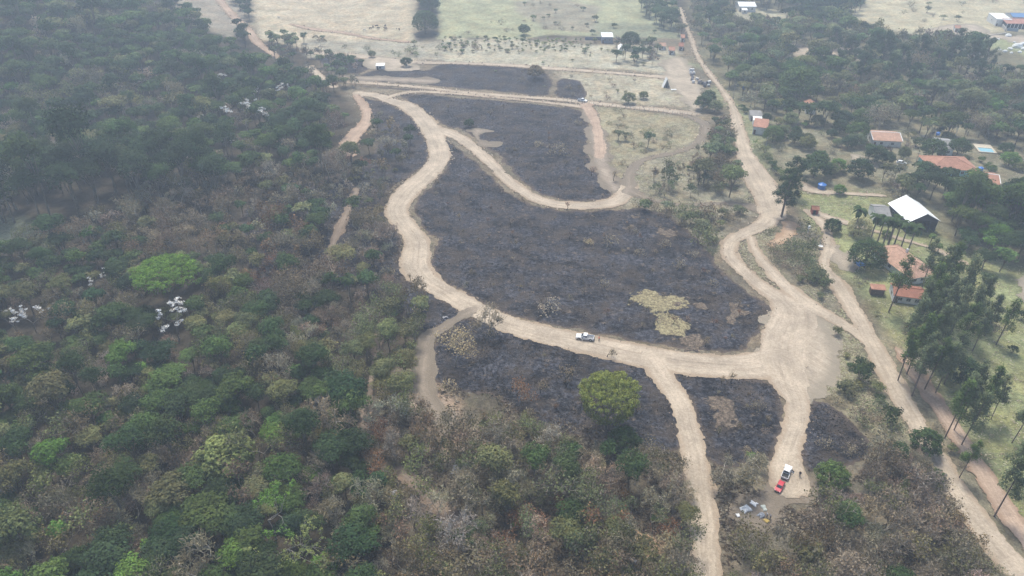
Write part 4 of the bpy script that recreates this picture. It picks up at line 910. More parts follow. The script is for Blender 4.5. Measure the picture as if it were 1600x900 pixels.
# wire fence along the fence road
P = smooth_poly(G([(880,157),(905,161.5),(960,168),(1020,174),(1085,182),(1096,183)]), False, 6); seg = np.r_[0, np.cumsum(np.hypot(*np.diff(P, axis=0).T))]
x0, y0 = P[0]; fr = empty('wire_fence', x0, y0, 0, 0, 'wire fence on thin wooden posts along the dirt lane past the far pickup', 'fence'); zb = float(H(x0, y0))
ts = np.arange(0, seg[-1], 2.4); px_, py_ = np.interp(ts, seg, P[:, 0]), np.interp(ts, seg, P[:, 1]); pm = None
for a, b in zip(px_, py_):
    if pm is None: q = MB().tube((0, 0, -.2), (0, 0, 1.5), .10, .09, 6).build('post', M_POST, fr); pm = q.data
    else: q = link('post', pm, fr)
    q.location = (a - x0, b - y0, float(H(a, b)) - zb)
m = MB()
for i in range(len(px_) - 1):
    for zz in (.5, .95, 1.35): m.tube((px_[i] - x0, py_[i] - y0, float(H(px_[i], py_[i])) - zb + zz), (px_[i + 1] - x0, py_[i + 1] - y0, float(H(px_[i + 1], py_[i + 1])) - zb + zz), .015, sides=3)
m.build('wire', M_FRAME, fr)
# low walls on the far right terrace, boundary walls
def wall_run(pts, h, t, mat, label, name='boundary_wall'):
    P = G(pts); m = MB()
    for i in range(len(P) - 1):
        a, b = P[i], P[i + 1]; L = np.hypot(*(b - a)); n = max(1, int(L / 8)); rz = math.atan2(b[1] - a[1], b[0] - a[0])
        for k in range(n):
            c = a + (b - a) * (k + .5) / n; m.box((c[0] - P[0][0], c[1] - P[0][1], float(H(*c)) - float(H(*P[0])) + h / 2 - .2), (L / n + .002 * (k % 2), t + .01 * (k % 2), h + .4 + .02 * (k % 2)), rz)
    return tag(m.build(name, mat, None, loc=(P[0][0], P[0][1], float(H(*P[0])))), label, 'wall')
wall_run([(1534,58.5),(1572,52)], .5, .8, M_POST, 'low pale wall edging the terrace below the stable')
wall_run([(1558,33),(1571,49)], 2., .5, M_CONC, 'grey retaining wall running down from the white block house')
wall_run([(1573,48),(1590,49.5)], 2., .5, paint('blue_grey_render', (.25, .31, .38), .9), 'short blue grey wall in front of the pale terrace')
wall_run([(914,62.5),(940,62.5)], 2., .3, paint('slate_wall', (.20, .22, .27), .9), 'low slate coloured wall left of the blue walled shed')
# boulders
def boulder(u, v, wpx, label, seed, group=None):
    x, y = gp(u, v); d = math.hypot(math.hypot(x, y), CAM_H); s = wpx * d / FPX / 2
    bm = bmesh.new(); bmesh.ops.create_icosphere(bm, subdivisions=3, radius=1.)
    for q in bm.verts:
        n_ = 1 + .22 * float(fbm(np.array([q.co.x * 1.3 + seed * 5]), np.array([q.co.y * 1.3 + q.co.z * 2]), 1., 3, seed)[0]); q.co = Vector((q.co.x * s * n_, q.co.y * s * .8 * n_, max(q.co.z, -.3) * s * .7 * n_))
    me = bpy.data.meshes.new('boulder'); bm.to_mesh(me); bm.free(); me.materials.append(M_ROCK); o = link('boulder', me); o.location = (x, y, float(H(x, y)) + s * .15); BUILT.append((x, y, s + 1)); tag(o, label, 'boulder', 'pale boulders below the terrace')
M_ROCK = paint('pale_stone', (.78, .78, .75), .9, .1, .14, .6)
BO = [(1589,74,12,'largest white boulder on the slope below the terrace'),(1575,57,8,'white boulder right under the terrace edge'),(1578,77,6,'white boulder directly left of the largest one'),(1570,81,6,'low white boulder at the foot of the pile'),(1585,67,4,'small white boulder above the largest one'),
 (1598,70,8,'white boulder right of the largest one'),(1601,78,9,'white boulder at the picture edge below the terrace'),(1553,62,5,'white boulder beside the dark tree crown'),(1559,62,4,'narrow white boulder second from the dark tree crown'),(1562,78,4,'tiny white boulder at the left end of the pile'),(1593,82,5,'white boulder just in front of the largest one'),(1580,83,4,'small white boulder at the bottom of the pile'),(1549,66,5,'bluish white boulder partly behind the dark crown')]
for i, (u, v, wp, lb) in enumerate(BO): boulder(u, v, wp, lb, i + 1)
# bundles of building material by the village yard
ML = [paint('bundle_grey', (.25, .24, .26), .9), paint('bundle_white', (.7, .7, .7), .7), paint('bundle_dark', (.09, .085, .09), .9), paint('bundle_tan', (.38, .32, .26), .9)]
BN = [(1079,112,1),(1083,112,1),(1079,116,1),(1084,116,1),(1081,119,0),(1082,122,0),(1081,126,0),(1083,130,1),(1089,125,1),(1094,127,3),(1092,131,0),(1097,132,2),(1101,133,0),(1104,131,2),(1108,130,1),(1101,136,2),(1107,135,1)]
CN = ['grey', 'white', 'dark', 'tan']; WH = ['at the far end of the pile', 'second along the far end', 'in the second row of the pile', 'beside the second row', 'in the third row', 'in the middle of the pile', 'below the middle of the pile', 'at the corner of the pile', 'where the pile turns to the road', 'under the crooked branches', 'in the near row of the pile', 'darkest of the near row', 'between two dark ones', 'against the bush', 'closest to the village road', 'at the front of the pile', 'at the roadside end of the front row']
for i, (u, v, c) in enumerate(BN):
    x, y = gp(u, v); r = empty('material_bundle', x, y, rng.uniform(-.5, .5), 0, f'{CN[c]} bundle of building material {WH[i]}', 'bundle', 'bundles piled beside the trodden yard'); h = rng.uniform(.8, 1.6); a, b = rng.uniform(1.2, 2.2), rng.uniform(1., 1.6)
    MB().box((0, 0, .2), (a, b, .14)).box((-a * .35, 0, .06), (.12, b, .13)).box((a * .35, 0, .06), (.12, b, .13)).build('pallet', M_WOOD, r)
    MB().box((0, 0, .28 + h / 2), (a * .92, b * .92, h), 0, .9).build('load', ML[c], r, .08); BUILT.append((x, y, 1.6))
# ------------------------------------------------------------------ vehicles (x forward)
M_WHITEC = paint('white_car_paint', (.80, .81, .82), .3, .5, .02); M_REDC = paint('red_car_paint', (.50, .028, .045), .3, .5, .02); M_TYRE = paint('rubber', (.02, .02, .02), .9, .1); M_RIM = paint('alloy', (.5, .5, .52), .35, .5, .02, metal=.6); M_CG = paint('car_glass', (.03, .04, .05), .08, .8, .01)
M_BLACK = paint('black_plastic', (.025, .025, .027), .6); M_BEDL = paint('bed_liner', (.20, .20, .21), .7); M_LAMP = paint('lamp_lens', (.75, .75, .72), .15, .6, .02); M_TAIL = paint('tail_lens', (.4, .02, .02), .2, .6, .02)
def wheel(root, x, y, rad=.36):
    w = MB().tube((x, y - .12, rad), (x, y + .12, rad), rad, sides=18).build('wheel', M_TYRE, root, .03); MB().tube((x, y - .128, rad), (x, y + .128, rad), rad * .6, sides=14).build('rim', M_RIM, w)
def glass(root, pts, name='window'):
    P = [np.array(p, float) for p in pts]; n = np.cross(P[1] - P[0], P[2] - P[0]); n /= np.linalg.norm(n); c = sum(P) / len(P)
    m = MB(); k = len(P); m.V = [tuple(p + n * .012) for p in P] + [tuple(p - n * .012) for p in P]; m.F = [tuple(range(k)), tuple(range(2 * k - 1, k - 1, -1))] + [(i, k + i, k + (i + 1) % k, (i + 1) % k) for i in range(k)]
    return m.build(name, M_CG, root)
def pickup(x, y, rz, label, opened=None, liner=None, name='pickup_truck', k=1.):
    r = empty(name, x, y, rz, .14, label, 'pickup truck'); BUILT.append((x, y, 4.))
    r.scale = (k, k, k)
    MB().prism([(-2.55, .42), (2.5, .38), (2.6, .62), (2.52, .86), (1.25, 1.02), (1.0, 1.04), (-.62, 1.04), (-.62, .62), (-2.4, .62), (-2.4, .5), (-2.55, .5)], -.9, .9, (.9, .15)).build('body', M_WHITEC, r, .03)
    MB().prism([(1.1, 1.03), (.45, 1.66), (.25, 1.72), (-.5, 1.72), (-.62, 1.66), (-.66, 1.03)], -.82, .82, (1.03, .2)).build('cab', M_WHITEC, r, .03)
    b = MB().box((-1.5, .86, .84), (1.9, .09, .46)).box((-1.5, -.86, .84), (1.9, .09, .46)).box((-2.49, 0, .84), (.09, 1.81, .46)).box((-.6, 0, .86), (.06, 1.62, .42)); b.build('cargo_bed', M_WHITEC, r, .015)
    MB().box((-1.53, 0, .66), (1.82, 1.62, .05)).build('bed_liner', liner or M_BEDL, r)
    glass(r, [(1.10, -.68, 1.09), (1.10, .68, 1.09), (.50, .60, 1.63), (.50, -.60, 1.63)], 'windscreen'); glass(r, [(-.69, -.62, 1.15), (-.69, .62, 1.15), (-.655, .56, 1.58), (-.655, -.56, 1.58)], 'rear_window')
    for s in (-1, 1):
        if not (opened == s): glass(r, [(.92, s * .825, 1.1), (-.02, s * .825, 1.1), (-.02, s * .735, 1.6), (.48, s * .735, 1.6)])
        else: glass(r, [(.88, s * .827, .6), (-.02, s * .827, .6), (-.02, s * .735, 1.6), (.48, s * .735, 1.6)], 'doorway_shade').data.materials[0] = M_DARK  # dark slab on the solid cab, painted shade of the open doorway
        glass(r, [(-.12, s * .825, 1.1), (-.58, s * .825, 1.1), (-.56, s * .735, 1.6), (-.12, s * .735, 1.6)])
        MB().box((2.5, s * .66, .74), (.16, .38, .17)).build('headlight', M_LAMP, r, .02); MB().box((-2.54, s * .82, .8), (.06, .13, .32)).build('tail_light', M_TAIL, r, .01)
        MB().box((.85, s * .99, 1.12), (.1, .2, .16)).build('mirror', M_BLACK, r, .02)
        wheel(r, 1.62, s * .8); wheel(r, -1.6, s * .8)
        for xx in (1.62, -1.6): MB().tube((xx, s * .875, .42), (xx, s * .915, .42), .45, sides=18).build('wheel_arch', M_BLACK, r)
    MB().box((2.6, 0, .48), (.14, 1.74, .2)).build('front_bumper', M_BLACK, r, .03); MB().box((-2.62, 0, .5), (.14, 1.6, .16)).build('rear_bumper', M_BLACK, r, .03); MB().box((2.585, 0, .72), (.05, .85, .14)).build('grille', M_BLACK, r, .01)
    if opened:
        a = 1.1 * opened; hx, hy = .9, opened * .86; dx, dy = -math.cos(a), math.sin(abs(a)) * opened; d = MB(); d.box((hx + dx * .5, hy + dy * .5, .8), (1., .06, .6), math.atan2(dy, dx)); d.build('open_door', M_WHITEC, r, .015)
        glass(r, [(hx, hy, 1.1), (hx + dx, hy + dy, 1.1), (hx + dx * .95, hy + dy * .95, 1.5), (hx + dx * .35, hy + dy * .35, 1.5)], 'door_window')
    return r
def hatchback(x, y, rz, label, mat, name='hatchback_car'):
    r = empty(name, x, y, rz, .14, label, 'car'); BUILT.append((x, y, 3.4))
    MB().prism([(-1.95, .35), (1.9, .32), (2.0, .55), (1.92, .72), (1.0, .92), (-1.7, .96), (-1.98, .85), (-2.0, .5)], -.83, .83, (.7, .25)).build('body', mat, r, .05)
    MB().prism([(.98, .92), (.32, 1.38), (.1, 1.42), (-1.0, 1.42), (-1.35, 1.34), (-1.8, .94)], -.74, .74, (.92, .3)).build('cabin', mat, r, .04)
    glass(r, [(.99, -.64, .95), (.99, .64, .95), (.38, .56, 1.37), (.38, -.56, 1.37)], 'windscreen'); glass(r, [(-1.82, -.6, .98), (-1.82, .6, .98), (-1.42, .52, 1.32), (-1.42, -.52, 1.32)], 'rear_window')
    for s in (-1, 1):
        glass(r, [(.78, s * .745, .97), (-.3, s * .745, .97), (-.3, s * .655, 1.34), (.26, s * .655, 1.34)]); glass(r, [(-.4, s * .745, .97), (-1.3, s * .745, .97), (-1.1, s * .655, 1.34), (-.4, s * .655, 1.34)])
        MB().box((1.88, s * .6, .62), (.2, .36, .16)).build('headlight', M_LAMP, r, .03); MB().box((-1.96, s * .66, .78), (.08, .22, .2)).build('tail_light', M_TAIL, r, .02); MB().box((.72, s * .88, .98), (.12, .18, .13)).build('mirror', mat, r, .02)
        wheel(r, 1.25, s * .74, .3); wheel(r, -1.25, s * .74, .3)
    MB().box((1.97, 0, .42), (.08, .9, .16)).build('grille', M_BLACK, r, .02); MB().box((1.99, 0, .52), (.04, .45, .12)).build('number_plate', M_FRAME, r); MB().box((-2.02, 0, .6), (.04, .45, .12)).build('number_plate', M_FRAME, r)
    return r
def head(u0, v0, u1, v1):      # rear pixel -> front pixel on the ground
    a, b = np.array(gp(u0, v0)), np.array(gp(u1, v1)); d = b - a; return (a + b) / 2, math.atan2(d[1], d[0])
c, a = head(929, 532, 899, 528); pickup(c[0], c[1], a, 'white pickup parked on the main dirt road with its near door open', 1)
c, a = head(904, 158, 916, 160); pickup(c[0], c[1], a, 'small distant white pickup on the lane at the fence', None)
c, a = head(1225, 749, 1231, 733); pickup(c[0], c[1], a, 'white pickup with a dark empty bed parked behind the red car', -1, M_BLACK, k=.86)
c, a = head(1222, 755, 1213, 771); hatchback(c[0], c[1], a, 'small red hatchback on bare ground at the end of the southern lane', M_REDC).scale = (.86, .86, .86)
c, a = head(1399, 255, 1417, 258); hatchback(c[0], c[1], a, 'white car parked between garden trees left of the turquoise house', M_WHITEC)
c, a = head(1472, 95, 1486, 96); hatchback(c[0], c[1], a, 'pale blue grey car half hidden behind the dark tree row', paint('blue_grey_car_paint', (.45, .52, .60), .3, .5, .02))
# ------------------------------------------------------------------ people and cattle: one skinned body each
def skin_body(name, verts, edges, radii, mat, sub=1):
    me = bpy.data.meshes.new(name); me.from_pydata(verts, edges, []); o = link(name, me); s = o.modifiers.new('skin', 'SKIN'); s.use_smooth_shade = True
    for i, r in enumerate(radii): me.skin_vertices[0].data[i].radius = (r, r) if not isinstance(r, tuple) else r
    me.skin_vertices[0].data[0].use_root = True; q = o.modifiers.new('sub', 'SUBSURF'); q.levels = q.render_levels = sub
    dg = bpy.context.evaluated_depsgraph_get(); dg.update(); m2 = bpy.data.meshes.new_from_object(o.evaluated_get(dg)); o.modifiers.clear(); o.data = m2; m2.name = name
    m2.materials.clear(); m2.materials.append(mat)
    for p in m2.polygons: p.use_smooth = True
    return o
M_SKIN = paint('skin', (.30, .17, .11), .6, .3, .03); M_HAIR = paint('dark_hair', (.02, .016, .014), .8)
def person(x, y, rz, label, shirt, trousers, bend=.0, reach=.5, name='person', lift=.14):
    r = empty(name, x, y, rz, lift, label, 'person')
    def sp(x_, y_, z_):      # torso above the hips leans forward by bend
        if z_ <= .95: return (x_, y_, z_)
        d = z_ - .95; return (x_ * math.cos(bend) + d * math.sin(bend), y_, .95 + d * math.cos(bend) - x_ * math.sin(bend))
    V = [(0, 0, .95), sp(0, 0, 1.18), sp(0, 0, 1.42), sp(.0, 0, 1.53), sp(.02, 0, 1.62), sp(.02, 0, 1.73)]; E = [(0, 1), (1, 2), (2, 3), (3, 4), (4, 5)]; Rd = [(.15, .11), (.14, .10), (.15, .10), .055, .085, .08]
    for s in (-1, 1):
        b = len(V); V += [sp(0, s * .19, 1.42), sp(.04, s * .25, 1.16), sp(.04 + reach * .26, s * .24, .99 + .05), sp(.06 + reach * .33, s * .24, 1.00)]; E += [(2, b), (b, b + 1), (b + 1, b + 2), (b + 2, b + 3)]; Rd += [.058, .045, .03, (.038, .018)]
        p = V[b + 3]
        for f, (dy, L) in enumerate(((-.03, .085), (-.01, .095), (.01, .09), (.03, .075))):
            q = len(V); V += [(p[0] + .03, p[1] + dy, p[2] - .02), (p[0] + .03 + L * .6, p[1] + dy * 1.1, p[2] - .05), (p[0] + .03 + L * .8, p[1] + dy * 1.1, p[2] - .085)]; E += [(b + 3, q), (q, q + 1), (q + 1, q + 2)]; Rd += [.010, .009, .008]
        q = len(V); V += [(p[0] + .0, p[1] - s * .045, p[2] - .02), (p[0] + .04, p[1] - s * .06, p[2] - .05)]; E += [(b + 3, q), (q, q + 1)]; Rd += [.012, .010]
        b = len(V); st = .07 * s; V += [(0, s * .10, .88), (.02 + st, s * .11, .48), (st * 1.3, s * .11, .08), (.14 + st * 1.3, s * .13, .04)]; E += [(0, b), (b, b + 1), (b + 1, b + 2), (b + 2, b + 3)]; Rd += [.095, .06, .042, .038]
    o = skin_body('body', V, E, Rd, M_SKIN); o.parent = r
    # clothes follow the body, a little outside it
    def shell(nm, sel, off, mat):
        me = o.data; bm = bmesh.new(); bm.from_mesh(me); bm.normal_update(); bmesh.ops.delete(bm, geom=[f for f in bm.faces if not sel(f.calc_center_median())], context='FACES')
        for q in bm.verts: q.co += q.normal * off
        m3 = bpy.data.meshes.new(nm); bm.to_mesh(m3); bm.free(); m3.materials.clear(); m3.materials.append(mat); return link(nm, m3, r)
    hipz = .93
    shell('shirt', lambda c: c.z > hipz - .02 and (Vector(sp(.01, 0, 1.5)) - c).length < .62 and c.z < sp(0, 0, 1.49)[2] + .03 and not (abs(c.y) > .17 and c.x > .19 + .75 * math.sin(bend) * 0 + reach * .2), .014, shirt)
    shell('trousers', lambda c: .1 < c.z < hipz and abs(c.y) < .21, .016, trousers); shell('shoes', lambda c: c.z <= .1, .012, M_BLACK)
    hd = Vector(sp(.02, 0, 1.70)); shell('hair', lambda c: (c - hd).length < .17 and (c.z > hd.z + .0 or c.x < hd.x - .04) and c.z > sp(0, 0, 1.58)[2], .015, M_HAIR)
    f = MB()
    for s in (-1, 1): f.box(tuple(Vector(sp(.10, s * .032, 1.68))), (.02, .022, .012))
    f.build('eyes', M_BLACK, r); MB().prism([(0, 0), (.035, .0), (0, .05)], -.015, .015).build('nose', M_SKIN, r, loc=sp(.098, 0, 1.635)); MB().box(tuple(Vector(sp(.10, 0, 1.595))), (.012, .05, .012)).build('mouth', paint('lips', (.22, .08, .06)), r)
    for s in (-1, 1): MB().box(tuple(Vector(sp(.02, s * .088, 1.66))), (.04, .02, .06)).build('ear', M_SKIN, r, .008)
M_ORANGE_S = paint('orange_shirt', (.80, .12, .03), .8, .1, .04); M_NAVY = paint('dark_trousers', (.03, .035, .055), .9); M_WS = paint('white_shirt', (.72, .72, .74), .9, .1, .04); M_GS = paint('pale_grey_shirt', (.42, .41, .47), .9); M_DS = paint('dark_shirt', (.04, .035, .05), .9)
x, y = gp(936, 533); person(x, y, R(170), 'person in a bright orange shirt and dark trousers behind the white pickup', M_ORANGE_S, M_NAVY, .1, .7)
x, y = gp(1198, 808); person(x, y, R(200), 'person in a white shirt stooping over the grey canvas', M_WS, M_NAVY, .6, .8)
x, y = gp(1203, 811); person(x, y, R(190), 'person in a pale grey shirt next to the one in white', M_GS, M_NAVY, .5, .6)
x, y = gp(1249, 744); person(x, y, R(230), 'person in dark clothes standing right of the white pickup with the open bed', M_DS, M_NAVY, .4, .3)
def cow(mat):
    V = [(0, 0, 1.02), (.55, 0, 1.08), (.95, 0, 1.16), (1.2, 0, 1.32), (1.42, 0, 1.36), (1.72, 0, 1.16), (-.6, 0, 1.08), (-.85, 0, 1.12), (-1.0, 0, .95), (-1.05, 0, .45)]
    E = [(0, 1), (1, 2), (2, 3), (3, 4), (4, 5), (0, 6), (6, 7), (7, 8), (8, 9)]; Rd = [(.40, .34), (.38, .33), .27, .2, .16, .09, (.36, .33), .24, .05, .04]
    for s in (-1, 1):
        b = len(V); V += [(.72, s * .2, .75), (.74, s * .2, .42), (.70, s * .2, .06)]; E += [(1, b), (b, b + 1), (b + 1, b + 2)]; Rd += [.13, .07, .065]
        b = len(V); V += [(-.68, s * .21, .78), (-.86, s * .21, .48), (-.78, s * .21, .06)]; E += [(6, b), (b, b + 1), (b + 1, b + 2)]; Rd += [.17, .075, .065]
        b = len(V); V += [(1.36, s * .22, 1.42)]; E += [(4, b)]; Rd += [.05]
    return skin_body('cow', V, E, Rd, mat)
M_COWD = paint('dark_hide', (.05, .035, .03), .8); M_COWW = paint('pale_hide', (.6, .56, .5), .8)
CW = [(579,46,'dark cow at the left end of the small herd on the pasture'),(583,43.5,'dark cow second along the small herd'),(589,42,'dark cow at the top of the small herd'),(591,45.5,'dark cow in the middle of the small herd'),(602,42,'dark cow a few steps right of the small herd'),(603,46.2,'dark cow just below its neighbour in the herd'),(624,47.5,'dark cow standing apart at the right of the pasture'),(569,48.5,'pale cow left of the dark herd'),(436,29,'dark cow alone high on the pale pasture'),(620,46,'dark calf beside the cow that stands apart')]
c0 = cow(M_COWD)
for i, (u, v, lb) in enumerate(CW):
    if i == 0: o = c0
    elif 'pale' in lb: o = link('cow', c0.data.copy()); o.data.materials[0] = M_COWW
    else: o = c0.copy(); COL.objects.link(o)
    x, y = gp(u, v); o.location = (x, y, float(H(x, y)) + .02); o.rotation_euler[2] = (i * 1.9) % 6.28; s = .7 if 'calf' in lb else 1.05; o.scale = (s, s, s); tag(o, lb, 'cow', 'cattle on the pale pasture')
# ------------------------------------------------------------------ single plants one can point at
nb0 = len(BUILT)
single(260, 434, 104, 'umbrella', 'lime green', 'huge bright green spreading tree alone in the brown and olive forest', 0, 'spreading_tree'); TR[-1]['hz'] = 1.25
single(950, 634, 100, 'umbrella', 'yellow green', 'huge yellow green spreading tree rising from the burnt lower field', 1, 'spreading_tree'); TR[-1]['hz'] = 1.65
single(1357, 398, 56, 'round', 'dark green', 'round dense dark green tree left of the tiled farmhouse', 0, 'mango_tree')
single(1250, 130, 62, 'round', 'mid green', 'large round glossy green tree in the far woods by the village', 1, 'mango_tree')
single(1163, 115, 34, 'round', 'mid green', 'smooth domed green tree in the woods right of the village road', 0, 'mango_tree')
single(985, 62, 30, 'round', 'deep green', 'dark round tree beside the white cottage', 1, 'mango_tree')
single(1232, 292, 50, 'big_euca', 'deep green', 'tall dark ragged tree at the bend of the village road', 0, 'tall_dark_tree')
single(1243, 268, 40, 'big_euca', 'deep green', 'second tall dark tree just behind the one at the road bend', 1, 'tall_dark_tree')
single(664, 34, 40, 'round', 'dark green', 'large bushy bamboo clump at the foot of the pasture hedge', 0, 'bamboo_clump')
single(672, 5, 30, 'round', 'deep green', 'dark bamboo clump above the large bushy one', 1, 'bamboo_clump')
single(1345, 353, 36, 'round', 'cream', 'cream flowering bushy tree at the left end of the palm row', 1, 'flowering_tree', 'tree')
single(1209, 210, 32, 'round', 'mid green', 'open crowned green tree in the dry garden beside the roadside house', 0, 'garden_tree')
single(1181, 222, 14, 'tall_open', 'fresh green', 'fresh green sapling leaning over the widest part of the village road', 0, 'young_tree')
for u, v, wp, cn, lb in [(1262,222,24,'olive','olive domed tree in the middle of the dry garden'),(1276,258,46,'dark green','wide dark domed tree above the blue water tank'),(1310,258,24,'fresh green','fresh green tree right of the wide domed one'),(1327,222,22,'blue green','blue green tree left of the garden house'),
        (1340,205,34,'mid green','leafy green tree close to the left wall of the garden house'),(1345,264,38,'deep green','dark rounded tree in front of the garden house lawn'),(1370,240,32,'deep green','dark tree between the garden house and the white car'),(1386,246,24,'blue green','small blue green tree beside the white car'),
        (1313,296,18,'fresh green','low bush with fruit beside the lane below the blue tank'),(1302,352,26,'deep green','dark bush on the traffic island of the farm lane'),(1460,231,36,'dark green','domed dark tree in front of the grey roofed house'),(1500,228,30,'dark green','domed dark tree right of the grey roofed house'),
        (1350,182,30,'mid green','rounded green tree behind the garden house'),(1316,185,30,'deep green','dark tree left behind the garden house'),(1300,208,16,'deep green','little dark tree at the centre of the garden'),(1580,248,26,'fresh green','light green tree at the far right lawn'),(1573,232,22,'dark green','small dark tree above the far right lawn'),
        (1236,98,22,'deep green','small round tree by the far bare field'),(1230,76,22,'deep green','dark round tree left of the far bare field'),(1280,84,34,'deep green','dark bushy tree right of the far bare field'),(819,46,18,'dark green','lone round tree at the edge of the vegetable field'),
        (983,153,20,'dusty green','first scrub tree on the plot beside the A-frame hut'),(1006,148,14,'dusty green','second scrub tree nearer to the A-frame hut'),(1100,160,26,'dark green','dark green bush beside the junk pile'),(1108,150,22,'dark green','leaning green bush at the end of the junk pile'),(1118,165,22,'dusty green','grey green bush on the verge of the village road'),
        (1447,690,46,'dark green','dark leafy tree beside the long eastern track'),(1505,580,52,'deep green','large dark tree beneath the thin eucalyptus group'),(1425,100,30,'deep green','dark tree in the middle of the far tree row'),(733,192,15,'deep green','lone dark tree beside the fork of two burnt fields'),
        (634,96,17,'blue green','slim grey tree standing at the edge of the burnt strip'),(581,84,12,'dusty green','thin green tree left of the white kiosk'),(836,112,24,'brown','scorched brown tree at the edge of the burnt strip'),(1386,365,14,'mid green','small green bush between palm row and farmhouse'),(1462,745,30,'dark green','small dark tree above the lower end of the eastern track')]:
    big = wp * 1.
    single(u, v, wp, 'dome', cn, lb, int(u + v) % 4, 'garden_tree' if v < 420 else 'dark_tree')
for u, v, lb in [(1372,338,'first royal palm at the left end of the row'),(1383,342,'second royal palm of the row'),(1393,343,'third royal palm of the row'),(1402,343,'fourth royal palm of the row'),(1410,346,'fifth royal palm in front of the white hall'),(1420,352,'sixth royal palm of the row'),(1432,356,'last royal palm at the open end of the hall'),(1345,328,'royal palm left of the grey annex'),(1397,352,'shorter royal palm in the middle of the row')]:
    single(u, v, 27 if 'shorter' not in lb else 20, 'palm', 'dark green', lb, int(u) % 3, 'royal_palm', 'palm', group='palms before the white hall')
for u, v, lb in [(1458,368,'small palm on the lawn right of the palm row'),(1469,383,'small bushy palm beside the lawn lane'),(1500,325,'small palm at the edge of the dark wood'),(1449,330,'small palm behind the palm row at the hall')][:2]: single(u, v, 18, 'small_palm', 'mid green', lb, int(u) % 2, 'small_palm', 'palm')
for u, v, wp, lb in [(543,435,26,'dark feathery palm beside the ridge track'),(448,325,20,'feathery palm in the brown scorched forest')]: single(u, v, wp, 'palm', 'dark green', lb, 1, 'forest_palm', 'palm')
for i, (u, v, wp, lb) in enumerate([(266,488,58,'tree with silvery white foliage just below the huge bright green tree'),(157,428,30,'small silvery white tree left of the huge bright green tree'),(15,494,38,'silvery white tree at the left picture edge'),(42,488,42,'second silvery white tree near the left picture edge'),
        (380,172,46,'large silvery white tree in the far forest'),(395,160,30,'silvery white tree close behind the large one in the far forest'),(345,120,22,'silvery white tree in the far forest toward the hill track'),(397,142,24,'silvery white tree above the large one'),(430,137,26,'silvery white tree near the forest edge'),(444,136,22,'silvery white tree at the forest edge toward the bend'),
        (311,182,14,'tiny silvery white tree left of the large far one'),(329,199,14,'tiny silvery white tree under the large far one'),(362,221,12,'little silvery white tree in the hazy forest'),(661,832,16,'small white leaved plant in the lower forest'),(693,825,18,'second small white leaved plant in the lower forest')]):
    single(u, v, wp, 'blossom', 'white', lb, i % 3, 'silvery_tree')
PAL['white'] = (.64, .67, .70)
single(412, 775, 95, 'tall_open', 'fresh green', 'tall tree with pale open limbs and light green tufts in the lower forest', 0, 'open_crowned_tree')
single(445, 828, 85, 'tall_open', 'pale green', 'second tall open tree just in front with a long pale trunk', 1, 'open_crowned_tree')
single(350, 715, 85, 'dome', 'pale green', 'broad pale olive green tree behind the tall open tree', 2, 'broad_tree')
single(505, 885, 42, 'dome', 'fresh green', 'small bright mint green tree at the bottom edge', 3, 'young_tree')
single(815, 612, 42, 'loose', 'rust brown', 'scorched rust brown tree left of the yellow green spreading tree', 1, 'scorched_tree')
single(1176, 713, 22, 'shrub', 'fresh green', 'bright green shrub at the edge of the burnt paddock', 1, 'bright_shrub', 'shrub')
single(975, 690, 50, 'dome', 'dark green', 'glossy dark green tree at the foot of the spreading tree', 1, 'dark_tree'); single(1302, 745, 50, 'dome', 'mid green', 'low rounded green tree right of the parking clearing', 1, 'broad_tree')
single(765, 492, 44, 'bare', 'grey brown', 'leafless brown tree standing at the bend of the main road', 0, 'bare_tree'); single(710, 535, 60, 'loose', 'straw', 'broad straw coloured leafless tree beside the cut track', 2, 'bare_tree')
for i, (u, v, wp, cn) in enumerate([(860,475,38,'pale grey'),(842,222,15,'straw'),(872,230,32,'grey brown'),(903,190,14,'grey brown'),(918,375,16,'straw'),(955,372,26,'grey brown'),(945,440,20,'grey brown'),(923,378,14,'straw'),(805,378,18,'brown'),(820,308,14,'rust brown'),(886,318,18,'rust brown'),(1062,410,22,'grey brown'),(885,580,38,'brown'),(950,545,26,'brown'),(1145,585,24,'brown'),(1105,530,24,'brown'),(720,375,14,'brown'),(740,420,16,'brown'),(1000,392,18,'grey brown'),(1130,590,20,'brown'),(845,600,30,'brown'),(1040,378,20,'grey brown'),(985,355,14,'brown'),(960,270,22,'brown'),(925,262,22,'rust brown'),(800,230,16,'brown'),(765,175,14,'brown'),(700,165,14,'brown'),(1200,650,18,'brown'),(1160,660,18,'brown'),(1290,690,26,'grey brown'),(1330,700,26,'grey brown'),(1155,470,18,'brown'),(1115,440,18,'grey brown'),(1085,395,20,'grey brown'),(640,430,18,'brown'),(655,480,24,'straw'),(700,600,30,'straw')]):
    single(u, v, wp, 'wispy' if cn in ('straw', 'pale grey', 'grey brown') else 'burnt', cn, None, i % 4, 'scorched_bush', 'bush', group='scorched bushes on the burnt ground')
